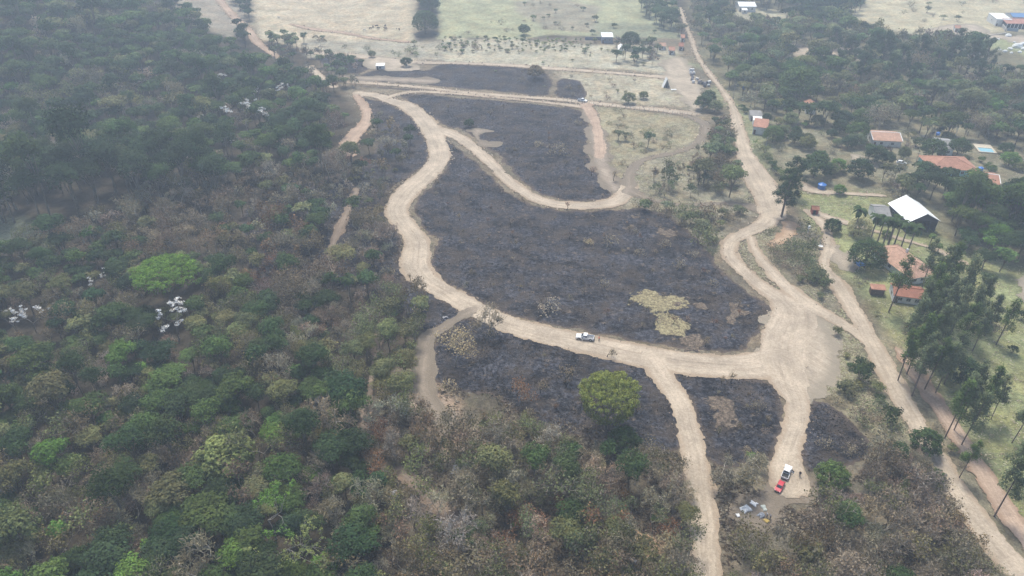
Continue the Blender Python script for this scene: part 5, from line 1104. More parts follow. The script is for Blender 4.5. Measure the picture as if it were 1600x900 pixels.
for i, (u, v, wp) in enumerate([(1412,424,26),(1449,470,28),(1437,500,28),(1455,520,26),(1470,480,28),(1480,455,26),(1462,440,24),(1490,500,26),(1475,415,30),(1495,410,28),(1515,430,28),(1530,470,24),(1520,500,24),(1545,455,22),(1508,470,22),(1470,550,26),(1500,545,24),(1450,560,26),(1505,625,28),(1520,612,28),(1535,590,26),(1553,600,26),(1530,640,26),(1572,610,20),(1520,705,20),(1590,745,32),(1600,700,24),(1425,540,24),(1540,505,18),(1560,480,18),(1580,490,20),(1460,400,22),(1610,640,24),(1443,520,28),(1478,505,26),(1495,470,26),(1465,455,26),(1455,545,26),(1486,560,24),(1484,440,24)]):
    single(u, v, wp + 2, 'euca', 'grey green' if i % 3 else 'mid green', None, i, 'eucalyptus_tree', group='slim eucalyptus trees by the east track')
for i, (u, v, wp) in enumerate([(1305,60,30),(1330,75,30),(1360,80,34),(1385,70,34),(1410,90,34),(1440,75,34),(1465,95,32),(1490,80,34),(1500,60,26),(1520,85,36),(1545,80,34),(1350,100,30),(1395,105,32),(1430,115,28),(1310,95,28),(1530,110,28)]):
    single(u, v, wp, 'big_euca', 'deep green' if i % 2 else 'blue green', None, i % 2, 'tall_dark_tree', group='row of tall dark trees in the far wood')
# bright green fans and white leaves get no crowding
for t in TR[:]:
    if t['t'] in ('umbrella', 'round', 'blossom', 'tall_open', 'palm', 'big_euca', 'leafy', 'dome', 'shrub'): BUILT.append((t['x'], t['y'], PROTO[(t['t'], 0)][0].R * t['s'] * (.72 if t['t'] != 'tall_open' else .35)))
# ------------------------------------------------------------------ regions
G_DARK = [('leafy','dark green',4),('leafy','deep green',1.4),('leafy','mid green',3.6),('tallleafy','dark green',1.2),('leafy','olive',1.8),('loose','grey brown',1.),('bare','grey brown',.6),('loose','olive',1.)]
G_MIX = [('leafy','dark green',2.2),('leafy','mid green',1.8),('leafy','olive',2.4),('loose','olive',2),('loose','brown',1.8),('bare','grey brown',2.2),('leafy','deep green',1.2),('leafy','fresh green',.35)]
G_LOW = [('leafy','dark green',3.6),('leafy','deep green',1.6),('leafy','mid green',4.),('leafy','olive',1.3),('leafy','fresh green',.35),('loose','brown',1.1),('bare','grey brown',2.2),('bare','pale grey',.6),('loose','olive',1.5),('tallleafy','dark green',.5)]
G_BROWN = [('bare','grey brown',3.2),('loose','brown',3),('loose','grey brown',2),('bare','pale grey',.7),('leafy','olive',.8),('leafy','dark green',.7),('loose','rust brown',.9)]
G_SCRUB = [('loose','brown',2.),('loose','olive',2.4),('bare','pale grey',2.4),('bare','grey brown',2.6),('leafy','olive',1.),('leafy','dark green',.9),('loose','dusty green',1.8),('loose','rust brown',.8),('shrub','fresh green',.3)]
G_GREY = [('bare','grey brown',4.4),('loose','grey brown',3),('loose','olive',1.8),('bare','pale grey',2.),('leafy','olive',.5),('leafy','dark green',.8),('loose','brown',1.6)]
G_EAST = [('leafy','dark green',2.4),('leafy','deep green',1.4),('leafy','mid green',1.6),('leafy','olive',1.6),('loose','grey brown',1.6),('loose','olive',1.6),('loose','brown',.8),('leafy','dusty green',1.2)]
Z1 = [(-160,-60),(230,-60),(290,10),(345,62),(395,90),(440,100),(480,112),(505,150),(535,165),(560,182),(525,225),(500,245),(470,262),(300,282),(150,262),(60,285),(0,318),(-160,330)]
scatter(Z1, 6.4, G_DARK, (.85, 1.45), 'far forest', seed=1, roadm=1.)
scatter([(0,255),(150,225),(345,235),(350,272),(150,290),(20,318),(-60,325)], 9., [('tallleafy','deep green',2),('tallleafy','dark green',1),('bare','pale grey',.5)], (1.3, 1.9), 'far forest', seed=2)
scatter([(120,345),(250,288),(470,262),(545,232),(600,280),(615,330),(628,380),(625,425),(570,440),(520,455),(430,470),(330,400),(250,395),(200,360)], 5.4, G_BROWN, (.75, 1.15), 'brown forest', seed=3, roadm=.6, keep=.93)
scatter([(-160,400),(0,385),(60,360),(120,345),(200,360),(250,395),(330,400),(430,470),(420,520),(340,580),(-160,590)], 4.6, G_MIX, (.68, 1.15), 'middle forest', seed=4)
scatter([(420,470),(520,455),(600,425),(650,455),(668,500),(660,560),(640,640),(590,640),(480,560),(420,520)], 4.8, [('leafy','olive',2),('loose','olive',2.4),('loose','dusty green',2),('bare','pale grey',1.4),('loose','brown',1.6),('leafy','dark green',1.2),('bare','grey brown',1.4)], (.75, 1.15), 'forest edge', seed=5, roadm=-.2)
scatter([(-160,590),(340,580),(420,520),(480,560),(590,640),(560,700),(620,760),(560,980),(-200,980)], 4.2, G_LOW, (.62, 1.22), 'lower forest', seed=6, roadm=-.3)
scatter([(590,640),(640,640),(660,600),(700,640),(760,640),(800,640),(850,668),(905,690),(980,705),(1050,715),(1078,760),(1088,980),(560,980),(620,760),(560,700)], 3.9, G_SCRUB, (.75, 1.15), 'scrub wood', seed=7, roadm=.0, keep=.94)
scatter([(1095,715),(1150,712),(1212,722),(1215,745),(1180,770),(1140,790),(1160,825),(1215,815),(1262,790),(1285,765),(1262,742),(1300,735),(1360,715),(1400,680),(1440,720),(1480,770),(1530,850),(1600,980),(1110,980)], 3.9, G_GREY, (.75, 1.15), 'southern wood', seed=8, roadm=.1, keep=.93)
scatter([(1195,185),(1350,190),(1450,205),(1560,225),(1640,240),(1640,300),(1560,255),(1440,245),(1350,270),(1290,290),(1240,265),(1210,235)], 9., [('dome','dark green',2),('dome','dusty green',1.4),('dome','olive',1),('loose','grey brown',1.4)], (.55, 1.15), 'dry garden', seed=70, keep=.62)
scatter([(1395,395),(1470,390),(1560,420),(1580,500),(1500,560),(1440,560),(1400,480)], 7., [('euca','grey green',2),('dome','mid green',1),('loose','olive',1)], (.6, .95), 'farm grove', seed=71, keep=.12)
scatter([(1480,305),(1580,300),(1640,310),(1640,330),(1500,335)], 7., [('dome','dark green',2),('dome','mid green',1)], (.8, 1.2), 'dark wood', seed=72, keep=.6)
# the hill track side, pasture edge bushes
scatter([(395,60),(430,50),(470,50),(505,62),(500,88),(470,95),(430,85)], 6., [('leafy','dusty green',2),('leafy','dark green',1.4),('loose','grey brown',1)], (.6, 1.1), 'pasture edge', seed=9, keep=.8)
scatter([(355,-40),(385,-40),(392,40),(412,62),(385,70),(370,40)], 6., [('leafy','deep green',2),('leafy','dark green',1)], (.8, 1.2), 'pasture edge', seed=10)
scatter([(655,-40),(678,-40),(678,8),(652,8)], 5., [('leafy','deep green',1)], (.9, 1.2), 'pasture hedge', seed=11)
scatter([(500,60),(700,62),(700,92),(520,80)], 7, [('wispy','dusty green',2),('shrub','dusty green',1),('wispy','grey brown',1)], (.8, 1.6), 'dry plain', seed=12, keep=.3)
scatter([(700,62),(1050,80),(1040,110),(700,98)], 7, [('wispy','grey brown',2),('shrub','dusty green',1.4),('wispy','brown',1)], (.8, 1.6), 'dry plain', seed=13, keep=.16)
scatter([(690,55),(930,62),(960,82),(690,80)], 4.5, [('shrub','dusty green',2),('shrub','pale green',1.2),('shrub','mid green',1)], (.5, 1.1), 'field hedge', seed=14, keep=.7)
scatter([(800,2),(880,0),(935,12),(930,45),(850,45),(812,22)], 7, [('shrub','dusty green',2),('wispy','grey brown',2)], (1., 1.9), 'far field', seed=15, keep=.15)
scatter([(940,58),(1065,62),(1078,95),(1040,98),(960,85)], 5.4, [('leafy','dusty green',2),('leafy','dark green',2),('loose','grey brown',1.5),('leafy','deep green',1)], (.6, 1.), 'village edge', seed=16, keep=.8)
scatter([(1010,-40),(1058,-40),(1066,40),(1070,60),(1055,45),(1000,12)], 6.5, [('leafy','dusty green',2),('leafy','dark green',2)], (.8, 1.2), 'village edge', seed=17)
# woods right of the village road
scatter([(1080,-40),(1360,-40),(1345,8),(1310,30),(1360,45),(1480,60),(1535,66),(1545,100),(1650,112),(1650,215),(1450,208),(1420,190),(1350,185),(1330,165),(1290,178),(1200,172),(1165,140),(1120,100),(1098,75),(1082,40)], 6.2, G_EAST, (.85, 1.5), 'east wood', seed=18, roadm=1., clump=(30, .16))
scatter([(1330,165),(1450,120),(1620,120),(1650,215),(1450,208),(1420,190)], 7., G_EAST[2:], (1., 1.4), 'east wood', seed=19, keep=.5)
scatter([(1482,300),(1540,278),(1640,310),(1650,430),(1590,430),(1530,400),(1500,350)], 6., [('leafy','dark green',2),('leafy','deep green',1.5),('leafy','fresh green',.8),('leafy','mid green',2),('tallleafy','dark green',1)], (1., 1.5), 'dark wood', seed=20)
scatter([(1350,265),(1440,262),(1530,275),(1545,290),(1480,305),(1395,305),(1345,290)], 5.6, [('leafy','dark green',2),('loose','grey brown',1.6),('leafy','olive',1.4),('bare','grey brown',.8)], (.8, 1.2), 'dark wood', seed=21)
scatter([(1195,185),(1350,190),(1450,215),(1440,245),(1350,270),(1290,290),(1240,260),(1205,230)], 6., [('wispy','grey brown',2),('shrub','olive',1.4),('shrub','mid green',1),('wispy','dusty green',1.2)], (.8, 1.7), 'dry garden', seed=22, keep=.35)
scatter([(1158,160),(1172,178),(1178,215),(1200,240),(1225,275),(1240,300),(1222,306),(1205,285),(1185,250),(1168,225),(1162,190)], 3.6, [('shrub','dark green',1.6),('shrub','olive',1.2),('wispy','dusty green',1)], (1., 1.7), 'roadside hedge', seed=23, roadm=.6)
scatter([(1520,235),(1530,240),(1555,265),(1545,270)], 2.5, [('shrub','mid green',1),('shrub','dark green',1)], (.8, 1.1), 'pool hedge', seed=24)
# scrub between the lanes
scatter([(1110,170),(1140,190),(1155,225),(1165,255),(1192,300),(1190,318),(1140,314),(1060,300),(1010,296),(1030,262),(1080,250),(1108,220)], 4.6, [('leafy','dusty green',1),('loose','dusty green',2),('wispy','dusty green',2),('bare','grey brown',1.6),('shrub','dark green',1)], (.6, 1.), 'verge thicket', seed=25, roadm=.8, keep=.7)
scatter([(1108,185),(1140,190),(1152,225),(1160,258),(1145,285),(1100,285),(1085,262),(1105,235)], 5., [('leafy','dusty green',1.6),('loose','brown',2),('bare','grey brown',2),('leafy','dark green',1)], (.75, 1.15), 'verge thicket', seed=40, roadm=.8)
scatter([(935,165),(1095,185),(1090,225),(1040,240),(985,260),(965,290),(945,240)], 6., [('wispy','dusty green',2),('wispy','brown',1)], (.5, 1.3), 'dry plot', seed=26, keep=.16, clump=(18, .45))
scatter([(960,205),(1010,200),(1085,200),(1085,235),(1000,238)], 5., [('wispy','dusty green',2),('leafy','dusty green',.5),('wispy','grey brown',1.)], (.6, 1.3), 'dry plot', seed=27, keep=.4)
scatter([(985,300),(1140,320),(1190,340),(1140,372),(1130,400),(1150,430),(1090,372),(1050,338),(1000,325)], 4.6, [('wispy','dusty green',2.4),('shrub','dusty green',1.6),('wispy','brown',1.4),('wispy','grey brown',1)], (1., 2.2), 'dry verge', seed=28, keep=1.)
scatter([(1178,375),(1215,345),(1262,350),(1285,372),(1288,425),(1345,510),(1320,520),(1250,455),(1200,415)], 3.5, [('wispy','dusty green',2.4),('wispy','grey brown',2),('shrub','dusty green',1.4),('bare','grey brown',1),('shrub','maroon',.2)], (1., 2.1), 'lane scrub', seed=29, keep=.85, roadm=.4)
scatter([(1290,500),(1350,545),(1400,640),(1430,690),(1390,700),(1330,650),(1290,620),(1320,560)], 4.4, [('wispy','grey brown',2),('wispy','dusty green',2),('shrub','olive',1.),('shrub','dark green',.5)], (.9, 2.), 'lane scrub', seed=30, keep=.95, roadm=.4)
scatter([(1355,540),(1385,560),(1420,640),(1480,740),(1560,850),(1640,930),(1600,860),(1520,740),(1450,640),(1400,570)], 3.6, [('wispy','grey brown',2),('shrub','olive',1.6),('wispy','dusty green',1.4),('shrub','dark green',.6)], (.7, 1.3), 'track verge', seed=31, roadm=.2, keep=.75)
scatter([(1310,420),(1380,440),(1450,480),(1480,540),(1440,560),(1400,540),(1350,490)], 5., [('wispy','dusty green',2),('wispy','grey brown',1.4),('shrub','dark green',1),('shrub','maroon',.3)], (.9, 1.8), 'farm scrub', seed=32, keep=.75)
scatter([(1480,420),(1640,440),(1640,540),(1560,560),(1500,560),(1440,500)], 6.5, [('wispy','dusty green',1),('shrub','dark green',1),('wispy','grey brown',1)], (.8, 1.7), 'farm scrub', seed=33, keep=.4)
scatter([(700,100),(1040,125),(1060,170),(880,155)], 8., [('wispy','grey brown',2),('shrub','dusty green',1)], (.6, 1.4), 'dry plain', seed=34, keep=.3, roadm=1.)
scatter([(500,60),(640,40),(900,20),(1060,50),(1000,60),(700,62)], 14., [('shrub','dark green',1),('wispy','grey brown',1)], (.8, 1.6), 'far field', seed=35, keep=.25)
scatter([(1345,-40),(1640,-40),(1640,35),(1480,45),(1380,28)], 16., [('wispy','grey brown',2),('shrub','dusty green',1)], (1.2, 2.2), 'far pasture', seed=36, keep=.35)
scatter([(570,240),(640,265),(662,280),(620,300),(600,330),(560,300),(540,270)], 4.4, [('wispy','grey brown',2),('loose','grey brown',1.4),('shrub','olive',1)], (.7, 1.1), 'burnt edge', seed=37, keep=.6, roadm=.4)
scatter([(560,165),(600,175),(640,200),(645,250),(600,260),(570,240),(580,200)], 6, [('loose','brown',2),('leafy','dark green',.7),('bare','grey brown',2),('wispy','straw',1)], (.7, 1.2), 'burnt edge', seed=38, keep=.5, roadm=.4)
scatter([(500,88),(560,90),(575,100),(560,130),(500,140),(470,112)], 5.5, [('leafy','dusty green',1),('loose','grey brown',1.4),('leafy','dark green',.8)], (.6, 1.1), 'burnt edge', seed=39, keep=.75, roadm=.6)
BF = [BURNT[k] for k in ('burnt_field', 'burnt_meadow', 'burnt_lower_field', 'burnt_paddock', 'burnt_wedge', 'burnt_slope')]
for i, P in enumerate(BF): scatter(P, 9., [('burnt','brown',2),('burnt','grey brown',1),('burnt','rust brown',.8)], (.3, .95), 'burnt ground', seed=50 + i, keep=.6, roadm=1.)
for i, P in enumerate(((BURNT['burnt_paddock']), (BURNT['burnt_wedge']))): scatter(P, 6., [('wispy','grey brown',2),('wispy','straw',1)], (.3, .7), 'burnt ground', seed=60 + i, keep=.3, roadm=1.)

# ------------------------------------------------------------------ choose who is an object of its own
for t in TR:
    u, v, f = project(t['x'], t['y'], float(H(t['x'], t['y'])) + PROTO[(t['t'], 0)][0].Hc * t['s'])
    t['u'], t['v'], t['f'] = float(u), float(v), float(f); t['px'] = FPX * PROTO[(t['t'], 0)][0].R * 2 * t['s'] / f
KIND = {'leafy': 'forest_tree', 'tallleafy': 'forest_tree', 'loose': 'thin_crowned_tree', 'bare': 'leafless_tree', 'dome': 'garden_tree', 'shrub': 'shrub', 'wispy': 'dry_bush', 'burnt': 'scorched_bush', 'euca': 'eucalyptus_tree'}
CAP = {'eucalyptus_tree': 200, 'garden_tree': 150, 'forest_tree': 300, 'thin_crowned_tree': 290, 'leafless_tree': 240, 'shrub': 200, 'dry_bush': 260, 'scorched_bush': 260}
ind, rest = [], []
for t in TR:
    if t['zone'] == 'single': ind.append(t); continue
    t['name'] = KIND[t['t']]; t['cat'] = 'bush' if t['name'] in ('shrub', 'dry_bush', 'scorched_bush') else 'tree'; t['label'] = None; t['group'] = None
    rest.append(t)
rest.sort(key=lambda t: -t['px']); cnt = {}; mass = []
for t in ind: cnt[t['name']] = cnt.get(t['name'], 0) + 1
for t in rest:
    inside = -t['px'] / 2 < t['u'] < 1600 + t['px'] / 2 and -t['px'] / 2 < t['v'] < 900 + t['px'] / 2
    if inside and t['zone'] not in ('pasture hedge',) and cnt.get(t['name'], 0) < CAP[t['name']]: cnt[t['name']] = cnt.get(t['name'], 0) + 1; ind.append(t)
    else: mass.append(t)
print('PLANTS', len(TR), 'individual', len(ind), cnt, 'mass', len(mass))
# labels
LM = [((260,428),'the huge bright green tree'),((948,612),'the yellow green spreading tree'),((266,488),'the silvery white tree'),((157,428),'the small silvery tree'),((28,490),'the silvery pair at the edge'),((412,775),'the tall open limbed tree'),((350,715),'the broad pale olive tree'),((505,885),'the bright mint green tree'),((661,832),'the small white leaved plants'),
 ((500,622),'the lower pale ash heap'),((545,684),'the ash heap by the track'),((715,730),'the ash heap in the scrub'),((990,848),'the orange earth bank'),((1165,796),'the white plastic sheets'),((1217,762),'the red car'),((1227,738),'the white pickup by the clearing'),((913,525),'the white pickup on the main road'),((1176,713),'the bright green shrub'),
 ((1447,690),'the dark tree by the east track'),((1300,745),'the low rounded green tree'),((815,612),'the scorched rust brown tree'),((710,535),'the broad straw coloured tree'),((1040,480),'the unburnt grass island'),((733,192),'the lone dark tree at the fork'),((380,172),'the large far silvery tree'),((908,155),'the far white pickup'),((1040,130),'the A-frame hut'),((1085,125),'the pile of bundles'),
 ((1188,195),'the white roadside house'),((1232,292),'the tall dark tree at the bend'),((1283,291),'the blue water tank'),((1357,398),'the round dark tree'),((1420,400),'the tiled farmhouse'),((1410,325),'the white hall'),((1485,255),'the turquoise house'),((1540,232),'the swimming pool'),((1380,212),'the garden house'),((1250,130),'the large glossy round tree'),((1505,580),'the large dark tree under eucalypts'),
 ((1222,566),'the junction of the wide roads'),((1350,530),'the fork of the eastern lanes'),((575,700),'the end of the forest track'),((520,400),'the ridge track'),((543,435),'the feathery palm'),((650,395),'the tightest road bend'),((740,487),'the mouth of the cut track'),((1095,830),'the centre lane'),((600,98),'the white kiosk'),((1590,470),'the far right yard'),((30,355),'the grassy hollow'),((120,640),'the far left forest'),((200,820),'the darkest forest corner'),((150,530),'the middle of the forest'),((850,780),'the brown scrub wood'),((1400,830),'the grey southern wood'),((940,260),'the side lane'),((1145,440),'the east bend of the loop'),((980,320),'the middle lane junction'),((1560,700),'the grassy slope'),((1250,850),'the wood below the camp'),((730,860),'the track end below the scrub'),((330,620),'the dark olive forest patch'),((440,560),'the mixed forest edge'),((380,400),'the brown scorched forest')]
LU = np.array([l[0] for l in LM], float); ORD = ['', ', second one out', ', third one out', ', fourth one out', ', fifth one out', ', sixth one out', ', seventh one out', ', eighth one out', ', ninth one out', ', tenth one out']
NOUN = {'garden_tree': 'rounded garden tree', 'forest_tree': 'leafy tree', 'thin_crowned_tree': 'thin crowned tree', 'leafless_tree': 'leafless tree', 'shrub': 'shrub', 'dry_bush': 'dry bush', 'scorched_bush': 'scorched bush', 'eucalyptus_tree': 'slim eucalyptus', 'tall_dark_tree': 'tall tree'}
cells = {}
for t in ind:
    if t['label']: continue
    d = np.hypot(LU[:, 0] - t['u'], (LU[:, 1] - t['v']) * 1.3); i = int(np.argmin(d)); dx, dy = t['u'] - LU[i, 0], t['v'] - LU[i, 1]
    if abs(dx) > 2 * abs(dy): rel = 'right of' if dx > 0 else 'left of'
    elif abs(dy) > 2 * abs(dx): rel = 'below' if dy > 0 else 'above'
    else: rel = ('lower ' if dy > 0 else 'upper ') + ('right of' if dx > 0 else 'left of')
    cells.setdefault((t['cn'], t['name'], i, rel), []).append((float(d[i]), t))
for (cn, nm, i, rel), L in cells.items():
    L.sort(key=lambda q: q[0])
    for k, (d, t) in enumerate(L):
        t['label'] = f"{cn} {NOUN[nm]} {rel} {LM[i][1]}" + (ORD[k] if k < 10 else f', {k + 1}th one out'); w_ = t['label'].replace('the ', '').split(' '); t['label'] = t['label'] if len(t['label'].split()) <= 16 else ' '.join(w_)
        if t.get('group') is None: t['group'] = {'forest_tree': 'leafy trees of the forest', 'thin_crowned_tree': 'thin crowned trees of the scrub', 'leafless_tree': 'leafless grey trees', 'garden_tree': 'rounded trees around the houses', 'shrub': 'green shrubs', 'dry_bush': 'dry straggly bushes', 'scorched_bush': 'scorched bushes on the burnt ground'}.get(nm, nm)
# build the individuals
def proto_meshes(t, i):
    p = PROTO[(t, 0)][i]
    if p.crown is None:
        n = len(p.LV) // 4; F = np.arange(n * 4).reshape(n, 4); p.crown = mesh_np('crown', p.LV, F, M_FOL, fattrs=[('v', p.lv)]); p.trunk = mesh_np('trunk', p.BV, p.BF, M_BARK)
    return p
for t in ind:
    p = proto_meshes(t['t'], t['p']); e = empty(t['name'], t['x'], t['y'], t['r'], 0, t['label'], t['cat'], t['group']); s = t['s']; e.scale = (s, s, s * t['hz'])
    c = np.array(PAL[t['cn']]) * t['j']; cr = link('crown' if t['cat'] != 'bush' else 'foliage', p.crown, e); cr.color = (*[float(q) for q in c], 1)
    if t['px'] > 5: tk = link('trunk' if t['cat'] != 'bush' else 'stems', p.trunk, e); b = BARKC[t['t']]; tk.color = (*b, 1)
# the masses
def mass_object(name, L, label):
    byp = {}
    for t in L:
        lod = 1 if t['px'] > 17 else 2
        byp.setdefault((t['t'], lod if (t['t'], lod) in PROTO else 0, t['p']), []).append(t)
    Vs, Fs, Cs = [], [], []; base = 0
    rg = np.random.default_rng(5)
    for (ty, lod, pi), T in byp.items():
        p = PROTO[(ty, lod)][pi]; nL = len(p.LV) // 4; V0 = np.concatenate([p.LV, p.BV]); F0 = np.concatenate([np.arange(nL * 4).reshape(nL, 4), p.BF + nL * 4])
        x = np.array([t['x'] for t in T]); y = np.array([t['y'] for t in T]); s = np.array([t['s'] for t in T]); r = np.array([t['r'] for t in T]); hz = np.array([t['hz'] for t in T])
        co, si = np.cos(r) * s, np.sin(r) * s; V = np.empty((len(T), len(V0), 3), np.float32)
        V[..., 0] = V0[None, :, 0] * co[:, None] - V0[None, :, 1] * si[:, None] + x[:, None]; V[..., 1] = V0[None, :, 0] * si[:, None] + V0[None, :, 1] * co[:, None] + y[:, None]
        V[..., 2] = V0[None, :, 2] * (s * hz)[:, None] + H(x, y)[:, None]
        F = F0[None] + (base + np.arange(len(T)) * len(V0))[:, None, None]; base += len(T) * len(V0)
        tc = np.array([np.array(PAL[t['cn']]) * t['j'] for t in T]); C = np.empty((len(T), len(F0), 3), np.float32)
        lv = p.lv[None, :] * rg.uniform(.9, 1.1, (len(T), nL)); C[:, :nL] = tc[:, None] * lv[..., None] * (1 + (rg.uniform(-.1, .12, (len(T), nL, 1)) * np.array((1.2, .4, -.8)))); C[:, nL:] = BARKC[ty]
        Vs.append(V.reshape(-1, 3)); Fs.append(F.reshape(-1, 4)); Cs.append(C.reshape(-1, 3))
    o = link(name, mesh_np(name, np.concatenate(Vs), np.concatenate(Fs), M_MASS, fcolor=np.concatenate(Cs))); print(name, len(o.data.polygons))
    return tag(o, label, kind='stuff')
WEST = ('far forest', 'brown forest', 'middle forest', 'forest edge', 'lower forest', 'burnt edge', 'scrub wood')
tree = lambda t: t['cat'] == 'tree'
for nm, sel, lb in [('forest', lambda t: t['zone'] in WEST and tree(t), 'hazy far forest covering the hillside and valley floor'), ('southern_woods', lambda t: t['zone'] in ('southern wood', 'verge thicket') and tree(t), 'smaller grey and olive trees of the southern wood'),
        ('eastern_woods', lambda t: t['zone'] not in WEST + ('southern wood', 'verge thicket') and tree(t), 'mixed woods around and beyond the village houses'), ('scrub_vegetation', lambda t: not tree(t), 'small bushes scattered over dry plots and verges')]:
    L = [t for t in mass if sel(t)]
    if L: mass_object(nm, L, lb)
# ------------------------------------------------------------------ grass tufts, litter and ash
def tufts(name, P, n, size, cols, label, seed, h=.5, roadm=.3, flat=False, avoid_burn=True):
    rg = np.random.default_rng(seed); X, Y = [], []
    for pts, k in P:
        W = G(pts); x = rg.uniform(W[:, 0].min(), W[:, 0].max(), k * 3); y = rg.uniform(W[:, 1].min(), W[:, 1].max(), k * 3); m = (poly_sdf(W, x, y) < 0) & (vnoise(x / 7, y / 7, seed) + .3 * rg.random(len(x)) > .5); X.append(x[m][:k]); Y.append(y[m][:k])
    x, y = np.concatenate(X), np.concatenate(Y); m = road_dist(x, y) > roadm
    if avoid_burn: m &= burnt_dist(x, y) > .3
    x, y = x[m], y[m]; n = len(x); q = 4 if not flat else 2
    P0 = np.repeat(np.stack([x, y, H(x, y)], 1), q, 0); s = np.repeat(rg.uniform(.5, 1.4, n) * size, q)[:, None]; a = rg.uniform(0, 6.28, n * q)
    d = np.stack([np.cos(a), np.sin(a), np.zeros_like(a)], 1); off = rg.normal(0, .45, (n * q, 3)) * s * (1, 1, 0)
    if flat: u_ = d * s; w_ = np.stack([-d[:, 1], d[:, 0], rg.uniform(0, .5, len(a))], 1) * s * .35; c = P0 + off * 2 + (0, 0, .1); V = np.stack([c - u_, c - w_, c + u_, c + w_], 1)
    else: b = P0 + off; t_ = rg.normal(0, .35, (n * q, 3)) * (1, 1, 0) * s; V = np.stack([b - d * s * .5, b + d * s * .5, b + d * s * .75 + t_ + (0, 0, 1) * s * h * 2, b - d * s * .75 + t_ + (0, 0, 1) * s * h * 2], 1)
    C = np.array(cols)[rg.integers(0, len(cols), n)]; C = np.repeat(C, q, 0) * rg.uniform(.7, 1.25, (n * q, 1))
    o = link(name, mesh_np(name, V.reshape(-1, 3), np.arange(n * q * 4).reshape(-1, 4), M_MASS, fcolor=C)); return tag(o, label, kind='stuff')
Zp = [z[2] for z in ZONES]
tufts('dry_grass', [(Zp[8], 500), (Zp[7], 500), (Zp[9], 700), (Zp[10], 3500), (Zp[11], 3500), (Zp[12], 3500), (Zp[13], 3500), (Zp[14], 2000), (Zp[4], 1000)], 0, .36, [(.42,.38,.25),(.36,.33,.20),(.46,.42,.30),(.34,.34,.18),(.32,.26,.18)], 'tufts of dry grass and weeds on the open plots', 3, flat=True)
tufts('leaf_litter', [([(1095,715),(1250,800),(1400,700),(1640,980),(1080,980)], 7000), ([(600,600),(700,600),(1060,710),(1085,980),(560,980)], 9000), ([(380,280),(640,280),(660,520),(420,520)], 5000)], 0, .4, [(.22,.17,.12),(.15,.11,.08),(.3,.26,.2),(.1,.08,.06)], 'dry leaf litter and twigs under the scrub', 4, .2, avoid_burn=False)
tufts('burnt_stubble', [(p, 3000 if i < 3 else 1000) for i, p in enumerate(BF)], 0, .16, [(.03,.028,.028),(.05,.045,.045),(.16,.13,.105),(.03,.028,.028),(.24,.21,.185),(.12,.095,.08)], 'charred stalks and ash flecks on the burnt fields', 5, .4, avoid_burn=False)
tufts('straw_grass', [(UNBURNT['unburnt_grass_island'], 260), (UNBURNT['unburnt_grass_island.001'], 260)], 0, .55, [(.42,.38,.22),(.34,.30,.17),(.28,.22,.14),(.2,.15,.1)], 'straw coloured tufts on the unburnt islands', 8, .5, avoid_burn=False, flat=True)
edges = []
for (P, W) in ROADS_W.values():
    if len(P) < 3: continue
    edges.append((P, W))
rg = np.random.default_rng(77); ex, ey = [], []
for P, W in edges:
    L = np.hypot(*np.diff(P, axis=0).T); 
    for i in range(len(L)):
        k = int(L[i] * 1.6); t = rg.random(k); n_ = np.array([-(P[i + 1] - P[i])[1], (P[i + 1] - P[i])[0]]) / (L[i] + 1e-6); o_ = (W[i] / 2 + rg.normal(.2, .8, k)) * rg.choice([-1, 1], k)
        ex.append(P[i, 0] + (P[i + 1, 0] - P[i, 0]) * t + n_[0] * o_); ey.append(P[i, 1] + (P[i + 1, 1] - P[i, 1]) * t + n_[1] * o_)
ex, ey = np.concatenate(ex), np.concatenate(ey); m = np.abs(road_dist(ex, ey) - .1) < 1.6; ex, ey = ex[m], ey[m]; n = len(ex)
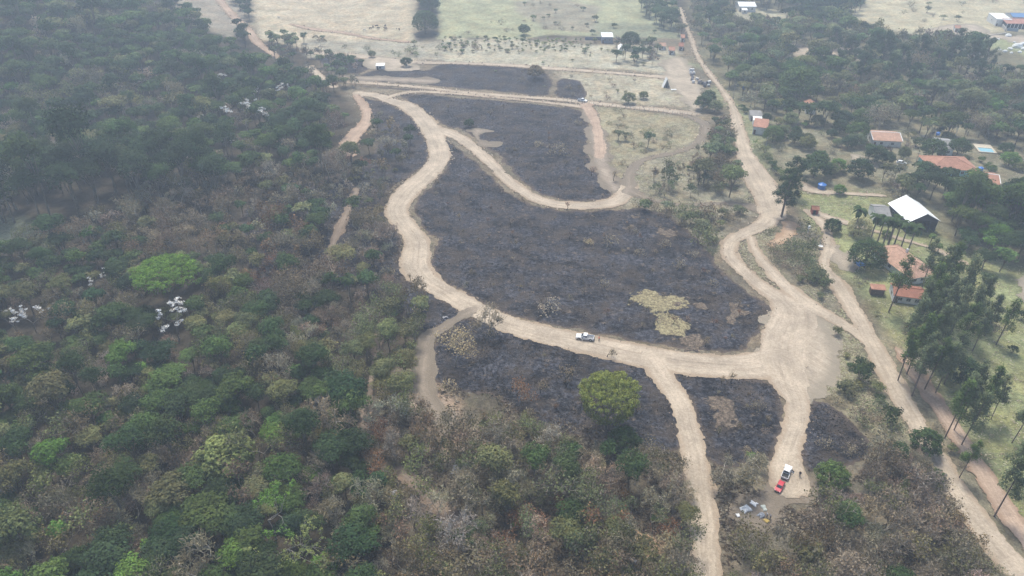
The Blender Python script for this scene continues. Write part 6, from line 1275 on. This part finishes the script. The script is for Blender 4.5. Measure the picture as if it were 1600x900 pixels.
s = (rg.uniform(.12, .42, n) * np.clip(ey / 200, .7, 2))[:, None]; c = np.stack([ex, ey, H(ex, ey) + .12], 1); o1 = np.array([[1, 0, 0], [-.5, .87, 0], [-.5, -.87, 0], [0, 0, 1.]])
V = (c[:, None] + o1[None] * s[:, None] * rg.uniform(.6, 1.2, (n, 4, 1))).reshape(-1, 3); b = np.arange(n) * 4
F = np.concatenate([np.stack([b, b + 1, b + 3], 1), np.stack([b + 1, b + 2, b + 3], 1), np.stack([b + 2, b, b + 3], 1)]); C = np.array([(.40,.31,.22),(.27,.20,.15),(.5,.42,.33),(.14,.11,.09)])[rg.integers(0, 4, n)]; C = np.concatenate([C, C, C])
tag(link('road_rubble', mesh_np('road_rubble', V, F, M_MASS, fcolor=C)), 'clods and small stones pushed to the edges of the dirt roads', kind='stuff')
# ash heaps: fallen trunks burnt white
M_ASH = paint('white_ash', (.42, .41, .42), .95, .05, .3, 1.5)
for i, (u, v, w_, d_, lb) in enumerate([(500,624,3.6,3.4,'heap of white ash among dark trees left of the forest track'),(545,685,2.8,3.4,'heap of white ash right beside the end of the forest track'),(718,733,3.4,3.,'heap of white ash in the brown scrub wood'),(612,775,2.,3.,'streak of grey ash beside the lower track'),(880,800,3.,1.6,'small grey ash patch in the scrub wood'),(696,497,1.6,.8,'small white ash patch by the mouth of the cut track'),(985,875,.8,2.6,'streak of white ash right of the orange earth bank')]):
    t_ = tarp(u, v, w_, d_, M_ASH, lb, .35, i * .7, 20 + i, 'ash_heap', .6, 'ash heap', .15)
# ------------------------------------------------------------------ the hazy air
hz = bpy.data.materials.new('haze_air'); hz.use_nodes = True; t = hz.node_tree; t.nodes.clear(); o_ = t.nodes.new('ShaderNodeOutputMaterial'); pv = t.nodes.new('ShaderNodeVolumePrincipled')
pv.inputs['Color'].default_value = (.73, .85, 1., 1); pv.inputs['Density'].default_value = HAZE; pv.inputs['Anisotropy'].default_value = .2; t.links.new(pv.outputs[0], o_.inputs['Volume'])
hb = MB().box((0, 0, 0), (12100, 9100, 150)).build('haze', hz, None, loc=(0, 1500, 69)); tag(hb, 'even pale blue haze over the whole valley', kind='stuff')
